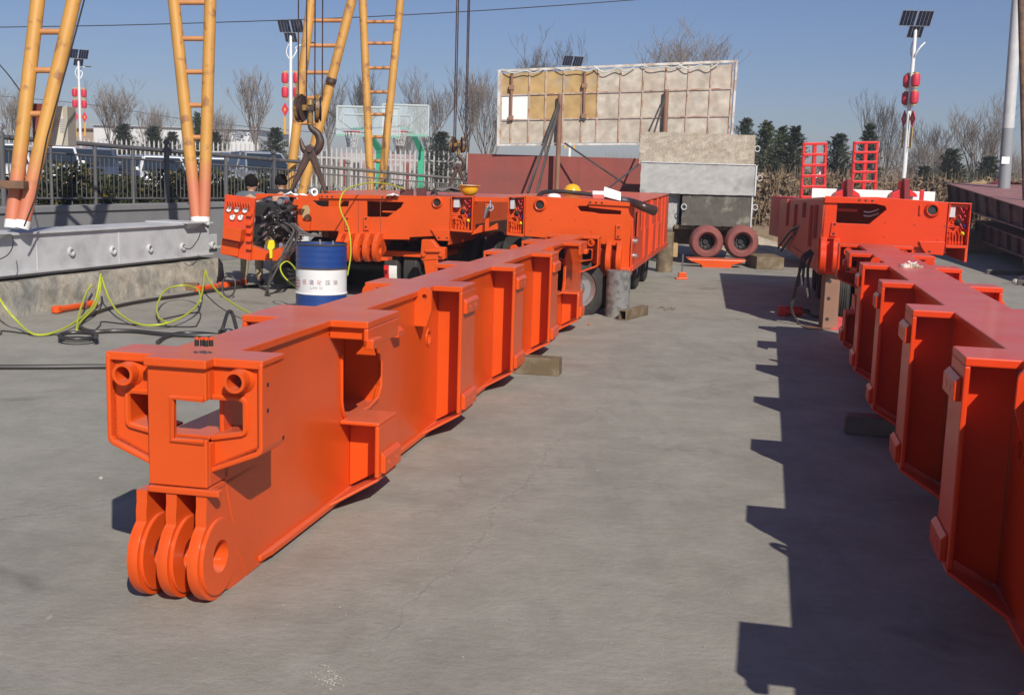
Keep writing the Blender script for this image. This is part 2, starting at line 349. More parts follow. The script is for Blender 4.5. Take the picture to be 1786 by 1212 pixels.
# ------------------------------------------------------------------ the steel beams
def beam(fr, vc, ho, hs, zt, ends, outs, label, material, name='steel_beam', cut=1):
    u0, u1 = ends
    rt_ = root(name, fr((u0+.2, vc, 0)), label, 'steel beam', None)
    f = lambda p: fr((p[0], vc+p[1], p[2]+zt))        # z measured down from the top
    TB = -.945; OB = -.82
    sp = M(f)
    # top flange, in plan: spine with stubs
    pl = []; right = []; left = []
    t = .034
    def stub(a0, a1): return [(a0, hs), (a0, ho), (a1, ho), (a1, hs)]
    rr = []
    for k, (a0, a1, ty) in enumerate(outs): rr += stub(a0, a1)
    plan = [(u0-.07, hs)] + [(u0, hs)]*0
    r_all = [(u0-.07, hs-.01), (u0+.0, hs-.01), (u0, ho), (u0+.21, ho), (u0+.21, hs)] + rr + [(u1-.21, hs), (u1-.21, ho), (u1, ho), (u1, hs-.01), (u1+.07, hs-.01)]
    plan = r_all + [(p[0], -p[1]) for p in reversed(r_all)]
    sp.prism('z', plan, -t, 0)
    sp.build('top_flange', material, rt_, bev=.005)
    # webs with the openings of the end outriggers
    hw = hs-.022
    wl = outs[0][0]; wr = outs[-1][1]
    rec = []
    rec0 = [(wl+.03, -.075), (wl+.195, -.2), (wl+.20, -.44), (wl+.225, -.51), (wl+.29, -.555), (wl+.62, -.555), (wl+.78, -.53), (wl+.83, -.47), (wl+.835, -.33), (wl+.79, -.2), (wl+.70, -.115), (wl+.5, -.075)]
    rec1 = [(wr-(p[0]-wl), p[1]) for p in reversed(rec0)]
    ring = circ((outs[1][0]-.03, -.33), .042, 18)
    ring1 = circ((outs[-2][1]+.03, -.33), .042, 18)
    web = [(u0+.1, -t), (u0+.1, -.47), (u0+.22, -.83), (u0+.3, -.965), (u0+.46, -.965), (u0+.56, TB+.02), (u1-.56, TB+.02), (u1-.46, -.965), (u1-.3, -.965), (u1-.22, -.83), (u1-.1, -.47), (u1-.1, -t)]
    webl = [(u0+.75, -t), (u0+.75, -.30), (u0+.1, -.36), (u0+.1, -.47)]+web[2:-2]+[(u1-.1, -.47), (u1-.1, -.36), (u1-.75, -.30), (u1-.75, -t)]
    M(f).prism('v', web, hw-.018, hw, [rec0, rec1, ring, ring1] if cut > 0 else [ring, ring1]).build('web', material, rt_, bev=.004)
    M(f).prism('v', webl, -hw, -hw+.018, [rec0, rec1, ring, ring1] if cut < 0 else [ring, ring1]).build('web', material, rt_, bev=.004)
    b_ = M(f)
    b_.prism('z', [(u0+.42, -hs+.01), (u0+.52, -hs-.004), (u1-.52, -hs-.004), (u1-.42, -hs+.01), (u1-.42, hs-.01), (u1-.52, hs+.004), (u0+.52, hs+.004), (u0+.42, hs-.01)], TB, TB+.024)
    b_.box((wl+.15, -hw+.018, -.575), (wl+.9, hw-.018, -.556)); b_.box((wr-.9, -hw+.018, -.575), (wr-.15, hw-.018, -.556))
    b_.box((wl+.84, -hw+.018, -.9), (wl+.86, hw-.018, -t)); b_.box((wr-.86, -hw+.018, -.9), (wr-.84, hw-.018, -t))
    b_.box((u0+.02, -hw+.018, -.325), (u0+.8, hw-.018, -.31)); b_.box((u1-.8, -hw+.018, -.325), (u1-.02, hw-.018, -.31))
    b_.build('bottom_flange', material, rt_, bev=.004)
    # trims: recess lips, ring bosses
    tr_ = M(f)
    for s in (1, -1):
        for rc in (rec0, rec1):
            pts = [(p[0], s*(hw+.004), p[1]) for p in rc[1:-3]] if rc is rec0 else [(p[0], s*(hw+.004), p[1]) for p in rc[3:-1]]
            tr_.tube(pts, .011, 6)
        for rg in (outs[1][0]-.03, outs[-2][1]+.03):
            tr_.pipe((rg, s*(hw+.007), -.33), (rg, s*(hw-.04), -.33), .058, .040)
    tr_.build('trim', material, rt_, smooth=True)
    # outriggers, both sides
    for s in (1, -1):
        for k, (a0, a1, ty) in enumerate(outs):
            o = M(f); q = lambda v: s*v
            mid = (a0+a1)/2
            if ty == 'n':
                o.box((a0, q(ho-.022), OB), (a1, q(ho), -t-.0005))
                o.add([(mid, q(hw), -t), (mid, q(ho-.022), -t), (mid, q(ho-.022), OB+.01), (mid, q(hw), TB+.03),
                       (mid+.016, q(hw), -t), (mid+.016, q(ho-.022), -t), (mid+.016, q(ho-.022), OB+.01), (mid+.016, q(hw), TB+.03)],
                      [(0,1,2,3),(7,6,5,4),(0,4,5,1),(1,5,6,2),(2,6,7,3),(3,7,4,0)])
                z0, z1 = TB, OB
                o.hexa([(a0-.2, q(hw), z0), (a0, q(ho), z1-.016), (a1, q(ho), z1-.016), (a1+.2, q(hw), z0)],
                       [(a0-.2, q(hw), z0+.018), (a0, q(ho), z1), (a1, q(ho), z1), (a1+.2, q(hw), z0+.018)])
                ob = o.build('outrigger', material, rt_, bev=.006)
                wl_ = M(f); wl_.tube([(mid-.002, q(hw+.001), -t-.002), (mid-.002, q(hw+.001), TB+.03)], .006, 6); wl_.build('weld_bead', WELD, ob, smooth=True)
                for z0, z1 in ((-.175, -.083), (-.80, -.695)):
                    p = M(f); L0 = a0+.035; L1 = a1-.0
                    pr = [(ho, z0), (ho+.026, z0), (ho+.026, z1-.02), (ho+.008, z1), (ho, z1)]
                    p.prism('u', [(q(x_), y_) for x_, y_ in pr], L0, L1)
                    p.build('pad', material, ob, bev=.004)
                    h = M(f)
                    for uu in (L0+.09, L1-.09): h.cyl((uu, q(ho+.02), (z0+z1)/2-.008), (uu, q(ho+.0275), (z0+z1)/2-.008), .013, n=12)
                    h.build('bolt_hole', TANP if False else PINKED, ob, smooth=True)
            else:
                near = k == 0
                # upper hanging plate and rib
                e0, e1 = (a0, a1)
                o.box((e0, q(ho-.024), -.13), (e1, q(ho), -t-.0005))
                rib = (e0+.035, e0+.055) if near else (e1-.055, e1-.035)
                o.box((rib[0], q(hw), -.095), (rib[1], q(ho-.024), -t-.0005))
                hb = (e0+.05, e0+.145) if near else (e1-.145, e1-.05)
                o.box((hb[0]-.05, q(ho-.024), -.135), (hb[1]-.0, q(ho+.027), -.085))
                # shelf box below
                s0, s1 = (a0+.185, a0+.485) if near else (a1-.485, a1-.185)
                o.box((s0, q(hw), -.555), (s1, q(ho), -.535))
                o.box((s0, q(ho-.022), OB), (s1, q(ho), -.5555))
                sm = (s0+s1)/2
                o.add([(sm, q(hw), -.555), (sm, q(ho-.022), -.555), (sm, q(ho-.022), OB+.01), (sm, q(hw), TB+.03),
                       (sm+.016, q(hw), -.555), (sm+.016, q(ho-.022), -.555), (sm+.016, q(ho-.022), OB+.01), (sm+.016, q(hw), TB+.03)],
                      [(0,1,2,3),(7,6,5,4),(0,4,5,1),(1,5,6,2),(2,6,7,3),(3,7,4,0)])
                o.hexa([(s0-.2, q(hw), TB), (s0, q(ho), OB-.016), (s1, q(ho), OB-.016), (s1+.2, q(hw), TB)],
                       [(s0-.2, q(hw), TB+.018), (s0, q(ho), OB), (s1, q(ho), OB), (s1+.2, q(hw), TB+.018)])
                ob = o.build('outrigger', material, rt_, bev=.007)
                p = M(f); p.prism('u', [(q(x_), y_) for x_, y_ in [(ho, -.80), (ho+.026, -.80), (ho+.026, -.715), (ho+.008, -.695), (ho, -.695)]], s0+.03, s1-.0)
                p.build('pad', material, ob, bev=.004)
                h = M(f)
                for uu in (s0+.1, s1-.08): h.cyl((uu, q(ho+.02), -.755), (uu, q(ho+.0275), -.755), .012, n=12)
                h.build('bolt_hole', PINKED, ob, smooth=True)
                bb = M(f); bu = (a0+.99, a0+1.1) if near else (a1-1.1, a1-.99)
                bb.prism('u', [(q(hw), -.22), (q(hw+.055), -.22), (q(hw+.055), -.185), (q(hw+.03), -.165), (q(hw), -.165)], *bu)
                bb.build('block', material, rt_, bev=.004)
                # lug plate across the web, towards the next outrigger
                lu = outs[1][0]-.35 if near else outs[-2][1]+.33
                lp = [(hw, -.215), (hw+.075, -.215), (hw+.105, -.12)] + [(hw+.105, -.03)] + arc((hw+.06, -.02), .045, 10, 110, 5) + [(hw, -.02)]
                ho_ = circ((hw+.06, -.035), .017, 12)
                M(f).prism('u', [(q(x_), y_) for x_, y_ in lp], lu, lu+.02, [[(q(x_), y_) for x_, y_ in ho_]]).build('lifting_lug', material, rt_, bev=.003)
    # end boxes
    for e, sg in ((u0, 1), (u1, -1)):
        F = lambda p: f((e+sg*p[0], p[1], p[2]))
        fp = M(F); WB = []
        for s in (1, -1):
            q = lambda v: s*v
            band = [(hs-.03, -.45), (ho-.022, -.372), (ho-.004, -.358), (ho, -.34), (ho, -.012)]
            inner = [(ho-.018, -.012), (ho-.018, -.335), (ho-.03, -.352), (hs-.03, -.431)]
            poly = [(q(x_), y_) for x_, y_ in band+inner]
            fp.prism('u', poly, -.005, .208)
            # recessed face with opening and pipe hole
            face = [(hs-.03, -.43), (ho-.02, -.345), (ho-.02, -.036), (hs-.03, -.036)]
            op = [(hs-.03, -.155)]+arc((ho-.1, -.175), .022, 90, 0, 4)+arc((ho-.1, -.27), .022, 0, -70, 4)+[(hs-.03, -.315)]
            cc = (ho-.095, -.079)
            face = [(hs-.03, -.43), (ho-.02, -.345), (ho-.02, -.036), (hs-.03, -.036)]+op
            fp.prism('u', [(q(x_), y_) for x_, y_ in face], .025, .04, [[(q(x_), y_) for x_, y_ in circ(cc, .036, 20)]])
            wb_ = M(F); wb_.tube([(.023, q(x_), y_) for x_, y_ in ((hs-.03, -.428), (ho-.035, -.345), (ho-.02, -.33), (ho-.02, -.04), (hs, -.036))], .0055, 6); WB.append((wb_, None))
        eb = fp.build('end_box', material, rt_, bev=.006)
        for wb_, _ in WB: wb_.build('weld_bead', WELD, eb, smooth=True)
        for s in (1, -1):
            q = lambda v: s*v
            t2 = M(F)
            ins = [(hs-.028, -.163)]+arc((ho-.1, -.179), .017, 90, 0, 4)+arc((ho-.1, -.266), .017, 0, -70, 4)+[(hs-.028, -.306)]
            lp_ = [(q(x_), y_) for x_, y_ in op]+[(q(x_), y_) for x_, y_ in reversed(ins)]
            t2.prism('u', lp_, .03, .2)
            t2.tube([(.018, q(x_), y_) for x_, y_ in op], .012, 6)
            t2.build('opening_rim', material, eb, smooth=True)
            t3 = M(F); t3.pipe((-.045, q(ho-.095), -.079), (.21, q(ho-.095), -.079), .043, .031, 28)
            t3.lathe([(.043, .004), (.047, .012), (.054, .022), (.056, .026)], (.0, q(ho-.095), -.079), (1, 0, 0), 28)
            t3.build('pin_tube', material, eb, smooth=True)
        t4 = M(F)
        # centre plate with its C-shaped window
        c = -.0
        t4.prism('u', [(-hs+.012, -t), (hs-.022, -t), (hs-.022, -.16), (-.018, -.16), (-.018, -.312), (hs-.022, -.312), (hs-.022, -.50), (-hs+.012, -.50)], -.045, -.02)
        t4.box((-.02, -hs+.012, -.5), (.3, -hs+.03, -.45)); t4.box((-.02, hs-.04, -.5), (.14, hs-.022, -.33)); t4.box((-.02, hs-.04, -.16), (.1, hs-.022, -t))
        t4.box((-.02, -hs+.012, -.16), (.02, -hs+.03, -t))
        t4.box((-.055, -hs+.012, -.53), (-.015, hs+.03, -.505)); t4.box((-.015, -hs+.012, -.53), (.4, hs-.022, -.505))
        cp = t4.build('end_plate', material, rt_, bev=.005)
        t5 = M(F); t5.tube([(-.047, hs-.03, -.154), (-.047, -.024, -.154), (-.047, -.024, -.318), (-.047, hs-.03, -.318)], .012, 6)
        t5.build('window_rim', material, cp, smooth=True)
        # three lugs
        for i in range(3):
            vr = -.128+.125*i+.0; th = .044
            prof = [(.35, -.53), (-.045, -.53), (-.045, -.575), (-.052, -.61)]+arc((.045, -.795), .172, 124, 290, 26)+[(.2, -.985), (.34, -.985), (.42, -.95), (.46, -.8)]
            lg = M(F); lg.prism('v', prof, vr-th-.009, vr-.009, [circ((.045, -.797), .066, 28)])
            lo = lg.build('lug', material, rt_, smooth=True, bev=.004)
            rg = M(F); x0_, x1_ = vr-th-.016, vr+.004
            rg.lathe([(.0655, x0_), (.150, x0_), (.154, x0_+.004), (.154, x0_+.012), (.1725, x0_+.013), (.1735, x0_+.016), (.1735, x1_-.016), (.1725, x1_-.013), (.154, x1_-.012), (.154, x1_-.004), (.150, x1_), (.0655, x1_)], (.045, 0, -.797), (0, 1, 0), 56, closed=True)
            rg.build('lug_ring', material, lo, smooth=True)
        M(F).box((.36, -hs+.01, -.93), (.38, hs-.03, -.53)).build('back_plate', material, rt_)
        for s in (1, -1): M(F).prism('v', [(.2, -.60), (.52, -.60), (.52, -.965), (.36, -.985), (.2, -.97)], s*(hs-.046), s*(hs-.0265)).build('gusset', material, rt_, bev=.004)
    return rt_, f
LF = Frame(11.5); RF = Frame(12.2)
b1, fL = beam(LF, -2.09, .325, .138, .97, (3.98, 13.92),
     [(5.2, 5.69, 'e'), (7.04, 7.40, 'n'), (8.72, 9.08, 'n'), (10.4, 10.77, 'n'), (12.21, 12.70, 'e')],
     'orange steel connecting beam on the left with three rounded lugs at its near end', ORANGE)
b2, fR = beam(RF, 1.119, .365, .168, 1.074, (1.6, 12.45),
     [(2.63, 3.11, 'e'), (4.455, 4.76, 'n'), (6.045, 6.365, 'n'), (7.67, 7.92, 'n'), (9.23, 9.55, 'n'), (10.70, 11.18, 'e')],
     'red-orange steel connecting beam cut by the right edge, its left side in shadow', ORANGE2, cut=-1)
# side holes of the near box
h = M(LF)
for p in ((467, 671), (467, 716), (495, 665), (494, 763)):
    r = ray(*p); t = (-1.765-0)/r.dot(LF.V); qq = O_+r*t; uu = qq.dot(LF.U)
    if p[0] < 490 or p[1] > 700: h.cyl((uu, -1.766, qq.z), (uu, -1.7635, qq.z), .009, n=12)
h.build('bolt_hole', DARK, b1)

# things lying on the beams
r0 = root('bolt_pile', P(355, 601, 4.35), 'small cluster of orange and black bolts standing on the near end of the left beam', 'bolts')
for i, (dx, dy) in enumerate(((-.026, 0), (-.006, .004), (.012, -.006), (.028, .004), (.004, .016))):
    c = WL[r0.name]+Vector((dx, dy, -.006)); bb = M(); bb.lathe([(0, 0), (.0085, 0), (.0085, .022), (.006, .024)], c, n=10); bo = bb.build('bolt', DARK, r0, smooth=True)
    M().lathe([(.006, .024), (.0085, .025), (.0085, .034), (0, .035)], c, n=10).build('cap', ORANGE, bo, smooth=True)
tp = root('tape_bundle', P(1586, 471, 8.75), 'crumpled clear and brown tape bundle on top of the right beam', 'tape')
c = WL[tp.name]+Vector((0, 0, .0))
mm = M(); mm.lathe([(.035, 0), (.05, .002), (.052, .045), (.036, .047), (.035, 0)], c-Vector((.03, 0, 0)), (0, .1, 1), 20); mm.build('roll', mat('brown_tape', (.35, .27, .2), .25, c2=(.75, .72, .65), mscale=30), tp, smooth=True)
mm = M(); mm.lathe([(.03, 0), (.046, .002), (.046, .04), (.03, .042), (.03, 0)], c+Vector((.055, .01, 0)), (.15, 0, 1), 20); mm.build('roll', mat('clear_tape', (.6, .58, .45), .2, c2=(.2, .15, .12), mscale=25), tp, smooth=True)
mm = M(); n0 = len(mm.v)
for i in range(14):
    p = c+Vector((random.uniform(-.07, .08), random.uniform(-.03, .03), random.uniform(.005, .05))); mm.add([p, p+Vector((random.uniform(-.04, .04), .01, random.uniform(-.02, .02))), p+Vector((random.uniform(-.04, .04), .02, .02))], [(0, 1, 2)])
mm.build('loose_film', mat('film', (.75, .73, .68), .2), tp)

# ------------------------------------------------------------------ support blocks, posts
def hollow(p0, p1, w_, hgt, label, material, name='steel_tube', solid=False, cat='steel tube'):
    p0 = Vector(p0); p1 = Vector(p1); d = (p1-p0); Lg = d.length; d.normalize(); s_ = Vector((d.y, -d.x, 0))
    F = lambda p: p0+d*p[0]+s_*p[1]+Vector((0, 0, p[2]))
    o = [(-w_/2, 0), (w_/2, 0), (w_/2, hgt), (-w_/2, hgt)]; i = [(-w_/2+.012, .012), (w_/2-.012, .012), (w_/2-.012, hgt-.012), (-w_/2+.012, hgt-.012)]
    mm = M(F); mm.prism('u', o, 0, Lg, [] if solid else [i]); ob = mm.build(name, material, at=p0, bev=.006)
    tag(ob, label, cat); return ob
bl = LF
hollow(LF((9.55, -1.515, 0)), LF((9.55, -2.9, 0)), .16, .148, 'brown rusty square tube propping the left beam, sticking out on its right', OLIVE, 'support_tube', solid=True)
hollow(G0(1090, 560)+Vector((-.03, .05, 0)), G0(1124, 549), .1, .12, 'short muddy square tube offcut lying beside the grey pipe post', OLIVE, 'tube_offcut')
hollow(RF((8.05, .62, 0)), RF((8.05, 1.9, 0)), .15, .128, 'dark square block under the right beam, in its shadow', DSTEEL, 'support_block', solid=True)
# ------------------------------------------------------------------ modular trailers
GF = Frame(11.8)
def px(u, pts, F=GF): return [F.onu(x, y, u) for x, y in pts]
def pc(u, x, y, rpx, n=20, F=GF):
    c = F.onu(x, y, u); e = F.onu(x+rpx, y, u); return circ(c, abs(e[0]-c[0]), n)
def valve_panel(u, quad, parent, material, box_left=True):
    """open tray with bent pipes, knobs and a small grey box; quad = pixel corners TL TR BR BL"""
    q = [Vector((p[0], p[1], 0)) for p in px(u, quad)]
    def at(s, t): a = q[0].lerp(q[1], s); b = q[3].lerp(q[2], s); c_ = a.lerp(b, t); return (c_.x, c_.y)
    F = lambda p: GF((u+p[0], at(p[1], p[2])[0], at(p[1], p[2])[1]))
    mm = M(F); mm.box((.14, 0, 0), (.16, 1, 1)); mm.box((-.02, -.0, -.02), (.14, .04, 1.0)); mm.box((-.02, .95, -.02), (.14, 1, 1)); mm.box((-.02, 0, -.05), (.16, 1.02, -.02)); mm.box((-.02, .02, .95), (.12, .98, 1.02))
    pa = mm.build('valve_panel', material, parent, bev=.004)
    mm = M(F)
    for k in range(5):
        x0 = .2+k*.14; yb = .93; yt = .56+.045*k
        pts = [(.06, x0, yb), (.06, x0, yt+.16), (.06, x0-.03, yt+.06), (.06, x0-.12, yt), (.06, .02, yt-.01)]
        if k > 2: pts = [(.05, x0, yb), (.05, x0, .80), (.05, x0-.02, .7), (.05, x0-.2, .5+.03*(k-3)), (.05, .04, .48+.05*(k-3))]
        mm.tube(smooth_path([F(p) for p in pts], 4) if False else [Vector(p) for p in pts], .0001, 4) if False else None
        pts_w = smooth_path([F(p) for p in pts], 4)
        t_ = M(); t_.tube(pts_w, .008, 6); t_.lathe([(.012, -.02), (.016, 0), (.012, .02)], F((.05, x0, .9)), (0, 0, 1), 8)
        t_.build('pipe', material, pa, smooth=True)
    for (s, t, mt, r) in ((.82, .09, LRED, .022), (.8, .27, LRED, .02), (.5, .42, DARK, .035), (.82, .5, mat('blue_knob', (.05, .05, .35), .4), .02), (.76, .68, YTAG, .024), (.88, .6, LRED, .014)):
        t_ = M(); c_ = F((.05, s, t)); t_.lathe([(0, -.05), (r*.8, -.04), (r, -.02), (r, .01), (r*.5, .03), (0, .06)], c_, -GF.U, 12)
        t_.build('knob', mt, pa, smooth=True)
    t_ = M(F); t_.box((.03, .08, .03), (.13, .34, .3)); t_.build('junction_box', GREYW, pa, bev=.004)
    for s, t in ((.62, .12), (.6, .3), (.66, .5)):
        t_ = M(); t_.tube(smooth_path([F((.08, s-.15, t-.02)), F((.03, s-.05, t-.05)), F((.03, s+.08, t+.06)), F((.06, s+.2, t-.02))], 5), .006, 6)
        t_.build('hose', LRED, pa, smooth=True)
    return pa
def wheel(parent, c, axis, r, wd, rimside=1, name='wheel'):
    axis = Vector(axis).normalized()
    t_ = M(); prof = [(r*.62, -wd/2), (r*.9, -wd/2), (r*.985, -wd*.4), (r, -wd*.3)]
    for k in range(5):
        a_ = -wd*.3+wd*.6*k/5; prof += [(r, a_+.004), (r, a_+wd*.085), (r*.975, a_+wd*.09), (r*.975, a_+wd*.115)]
    prof += [(r, wd*.3), (r*.985, wd*.4), (r*.9, wd/2), (r*.62, wd/2), (r*.58, 0)]
    t_.lathe(prof, c, axis, 36, closed=True); ty = t_.build('wheel', TYRE, parent, smooth=True)
    s_ = rimside; t_ = M(); t_.lathe([(r*.62, s_*wd*.5), (r*.64, s_*wd*.46), (r*.58, s_*wd*.3), (r*.5, s_*wd*.12), (r*.3, s_*wd*.1), (r*.24, s_*wd*.3), (r*.18, s_*wd*.34), (0, s_*wd*.34)], c, axis, 30)
    t_.build('rim', STEEL, ty, smooth=True)
    return ty
def u_lug(parent, u, x, y, rpx, material, thick=.06, down=False, F=GF):
    c = F.onu(x, y, u); r = abs(F.onu(x, y+rpx, u)[1]-c[1])
    prof = [(.25, c[1]+r*1.3), (.02, c[1]+r*1.3), (-.03, c[1]+r*1.02)]+arc((.02, c[1]), r, 120, 330, 18)+[(.3, c[1]-r*.2)]
    t_ = M(lambda p: F((u+p[0], c[0]+p[1], p[2]))); t_.prism('v', prof, -thick, 0, [circ((.02, c[1]), r*.36, 16)])
    lo = t_.build('lug', material, parent, smooth=True, bev=.004)
    t_ = M(lambda p: F((u+p[0], c[0]+p[1], p[2]))); t_.lathe([(r*.36, 0), (r*.36, .006), (r*.84, .006), (r*.9, 0)], (.02, 0, c[1]), (0, 1, 0), 28)
    t_.build('lug_face', material, lo, smooth=True)
def pin_boss(parent, u, x, y, ro, ri, material):
    c = GF.onu(x, y, u); k = abs(GF.onu(x+ro, y, u)[0]-c[0]); k2 = k*ri/ro
    t_ = M(GF); t_.lathe([(k2, .1), (k2, -.03), (k2*1.15, -.035), (k*.9, -.02), (k, 0)], (u, c[0], c[1]), tuple(GF.U), 28)
    # lathe axis is mapped by the frame: build it in world axes instead
    t_ = M(); t_.lathe([(k2, .1), (k2, -.03), (k2*1.15, -.035), (k*.9, -.02), (k, .002)], GF((u, c[0], c[1])), GF.U, 28)
    pb_ = t_.build('pin_boss', material, parent, smooth=True); t_ = M(); t_.cyl(GF((u-.002, *c)), GF((u-.006, *c)), k2*1.0, n=24); t_.build('bore_shade', DARK, pb_)  # black disc paints the dark inside the hole, which is not cut through
def holes(parent, u, pts, r=.016):
    t_ = M()
    for x, y in pts:
        c = GF.onu(x, y, u); t_.cyl(GF((u-.003, *c)), GF((u+.02, *c)), r, n=12)
    t_.build('bolt_hole', DARK, parent)
def plate(parent, u, pts, th, material, name, hol=(), bev=.006):
    t_ = M(GF); t_.prism('u', px(u, pts), u, u+th, [px(u, h) if len(h) > 3 and not isinstance(h, dict) else h for h in hol]); return t_.build(name, material, parent, bev=bev)

# --- the left trailer
U1 = 14.3
T1 = root('modular_trailer', GF((U1+.3, -4.2, 0)), 'orange modular trailer on the left with gauges, open engine bay and round lugs', 'modular trailer', 'orange modular trailers')
face = [(521, 340), (560, 340), (560, 338.5), (785, 343), (784, 411), (778, 411), (714, 414), (714, 418), (590, 417), (590, 403), (524, 402)]
slot = [(545, 350), (609, 351), (607, 360.5), (561, 360.5), (553, 358)]
big = [(640, 351), (704, 353), (699, 362), (676, 378.6), (640, 378.6)]
plate(T1, U1, face, .03, ORANGE, 'front_plate', [slot, big])
plate(T1, U1-.035, [(557, 339.5), (690, 341), (676, 347.5), (557, 346.5)], .034, ORANGE, 'top_strip')
holes(T1, U1-.035, [(561.5, 343.2), (570.5, 343.3), (579.5, 343.5), (667, 344.5), (675.8, 344.8), (684, 345)], .012)
for x in (605.5, 638):
    plate(T1, U1-.025, [(x-4.5, 378), (x+5, 378), (x+5, 402), (x-4.5, 402)], .024, ORANGE, 'bolt_plate'); holes(T1, U1-.025, [(x, 381.5), (x, 396)], .014)
plate(T1, U1-.03, [(751, 400), (784, 400.5), (783.5, 420.5), (763, 420)], .029, ORANGE, 'bracket'); holes(T1, U1-.03, [(765.5, 415), (779.5, 415.4)], .012)
for x in (624.5, 663.2): t_ = M(GF); t_.prism('u', px(U1, [(x, 349), (x+.9, 349), (x+.9, 411), (x, 411)]), U1-.002, U1+.001); t_.build('seam', MAROON, T1)
t_ = M(GF); t_.prism('u', px(U1, [(529, 359), (537, 358), (541, 366), (538, 382), (528, 380), (525, 369)]), U1-.003, U1+.001); t_.build('masking_paper', TANB, T1)
pin_boss(T1, U1, 763, 353.5, 10, 6.5, ORANGE)
for x in (597, 612, 628.5, 645, 661.5): u_lug(T1, U1-.16, x, 435.5, 21.5, ORANGE)
plate(T1, U1-.1, [(640, 448), (676, 450), (676, 455), (640, 455)], .2, ORANGE, 'lug_base')
# body behind: top deck, sides, chassis, dim inside
def slab(u0, u1, quad, material, parent, name, bev=.01):
    a = px(u0, quad); t_ = M(GF); t_.prism('u', a, u0, u1); return t_.build(name, material, parent, bev=bev)
zt = GF.onu(640, 343, U1)[1]
va = GF.onu(445, 340, U1)[0]; vb = GF.onu(785, 343, U1)[0]; vc_ = GF.onu(884, 345, U1)[0]
t_ = M(GF); t_.box((U1+.03, GF.onu(521, 342, U1)[0], zt-.03), (U1+4.6, vb, zt)); t_.box((U1+2.4, va, zt-.03), (U1+4.6, vb, zt-.0005))
t_.box((U1+1.9, va+.3, .62), (U1+1.95, vb, zt-.03)); t_.box((U1+.03, vb-.03, .75), (U1+4.6, vb, zt-.03)); t_.box((U1+.3, va+.35, .55), (U1+4.6, vb-.2, .62)); t_.box((U1+2.4, va, .5), (U1+4.6, va+.03, zt-.03))
t_.build('body', ORANGE, T1, bev=.006)
t_ = M(GF); t_.box((U1+.3, GF.onu(700, 360, U1)[0]-.02, zt-.23), (U1+.36, GF.onu(700, 360, U1)[0]+.0, zt-.05)); t_.box((U1+.06, GF.onu(664, 360, U1)[0], zt-.2), (U1+.5, GF.onu(700, 360, U1)[0], zt-.18))
t_.build('bracket', ORANGE, T1, bev=.004)
# engine bay
eb = M(GF); e = lambda x, y, u=U1: GF.onu(x, y, u)
eb.prism('u', px(U1+.45, [(444, 352), (484, 358), (520, 350), (520, 402), (444, 430)]), U1+.45, U1+1.6)
ebay = eb.build('engine', DARK, T1, bev=.02)
t_ = M(GF); t_.prism('u', px(U1+.05, [(448, 337.5), (524, 339.5), (524, 345), (517, 345), (496, 341.5), (470, 342.5), (448, 350)]), U1+.02, U1+.08); t_.prism('u', px(U1, [(520, 340), (524, 340), (523, 402), (519, 402)]), U1-.01, U1+.3)
t_.prism('u', px(U1, [(497, 348), (520, 348), (520, 358), (505, 372), (512, 392), (500, 392), (492, 365)]), U1+.3, U1+.35)
t_.prism('u', px(U1, [(436, 428), (470, 440), (488, 432), (500, 447), (500, 455), (436, 453)]), U1-.05, U1+.12)
t_.prism('u', px(U1, [(524, 385), (543, 387), (542, 403), (524, 402)]), U1-.06, U1+.0)
t_.build('bay_frame', ORANGE, T1, bev=.006)
rs = random.Random(3)
for x, y, r, l, mt in ((484, 351, .055, .18, STEEL), (499, 362, .03, .2, DSTEEL), (505, 372, .025, .25, STEEL), (455, 350, .03, .2, STEEL), (465, 372, .02, .1, STEEL), (486, 428, .04, .12, STEEL), (463, 425, .055, .16, mat('brass', (.35, .22, .06), .4, metal=.6)), (478, 396, .02, .1, STEEL), (494, 430, .03, .1, STEEL), (508, 396, .05, .15, DSTEEL)):
    c = Vector(GF((U1+.1, *e(x, y)))); t_ = M(); t_.lathe([(0, -.02), (r*.7, -.02), (r*.75, 0), (r, .01), (r, l), (0, l)], c, GF.U, 16); t_.build('fitting', mt, ebay, smooth=True)
for k in range(60):
    x = rs.uniform(446, 516); y = rs.uniform(376, 420); c = Vector(GF((U1+.25+rs.uniform(-.1, .1), *e(x, y)))); r = rs.uniform(.008, .02)
    t_ = M(); ax = Vector((rs.uniform(-1, 1), rs.uniform(-.6, .2), rs.uniform(-.5, 1))).normalized(); t_.cyl(c-ax*.03, c+ax*.03, r, n=8); t_.cyl(c-ax*.045, c+ax*.045, r*.55, n=8)
    t_.build('valve', rs.choice([DSTEEL, STEEL, STEEL, DARK]), ebay, smooth=True)
for k in range(11):
    x0 = rs.uniform(446, 480); y0 = rs.uniform(350, 420); x1 = rs.uniform(485, 518); y1 = rs.uniform(360, 425)
    p0 = Vector(GF((U1+.2, *e(x0, y0)))); p1 = Vector(GF((U1+.2, *e(x1, y1)))); mdl = (p0+p1)/2-GF.U*rs.uniform(.05, .3)+Vector((0, 0, rs.uniform(-.15, .1)))
    t_ = M(); t_.tube(smooth_path([p0, mdl, p1], 7), rs.choice([.008, .012, .016]), 6); t_.build('hose', HOSE, ebay, smooth=True)
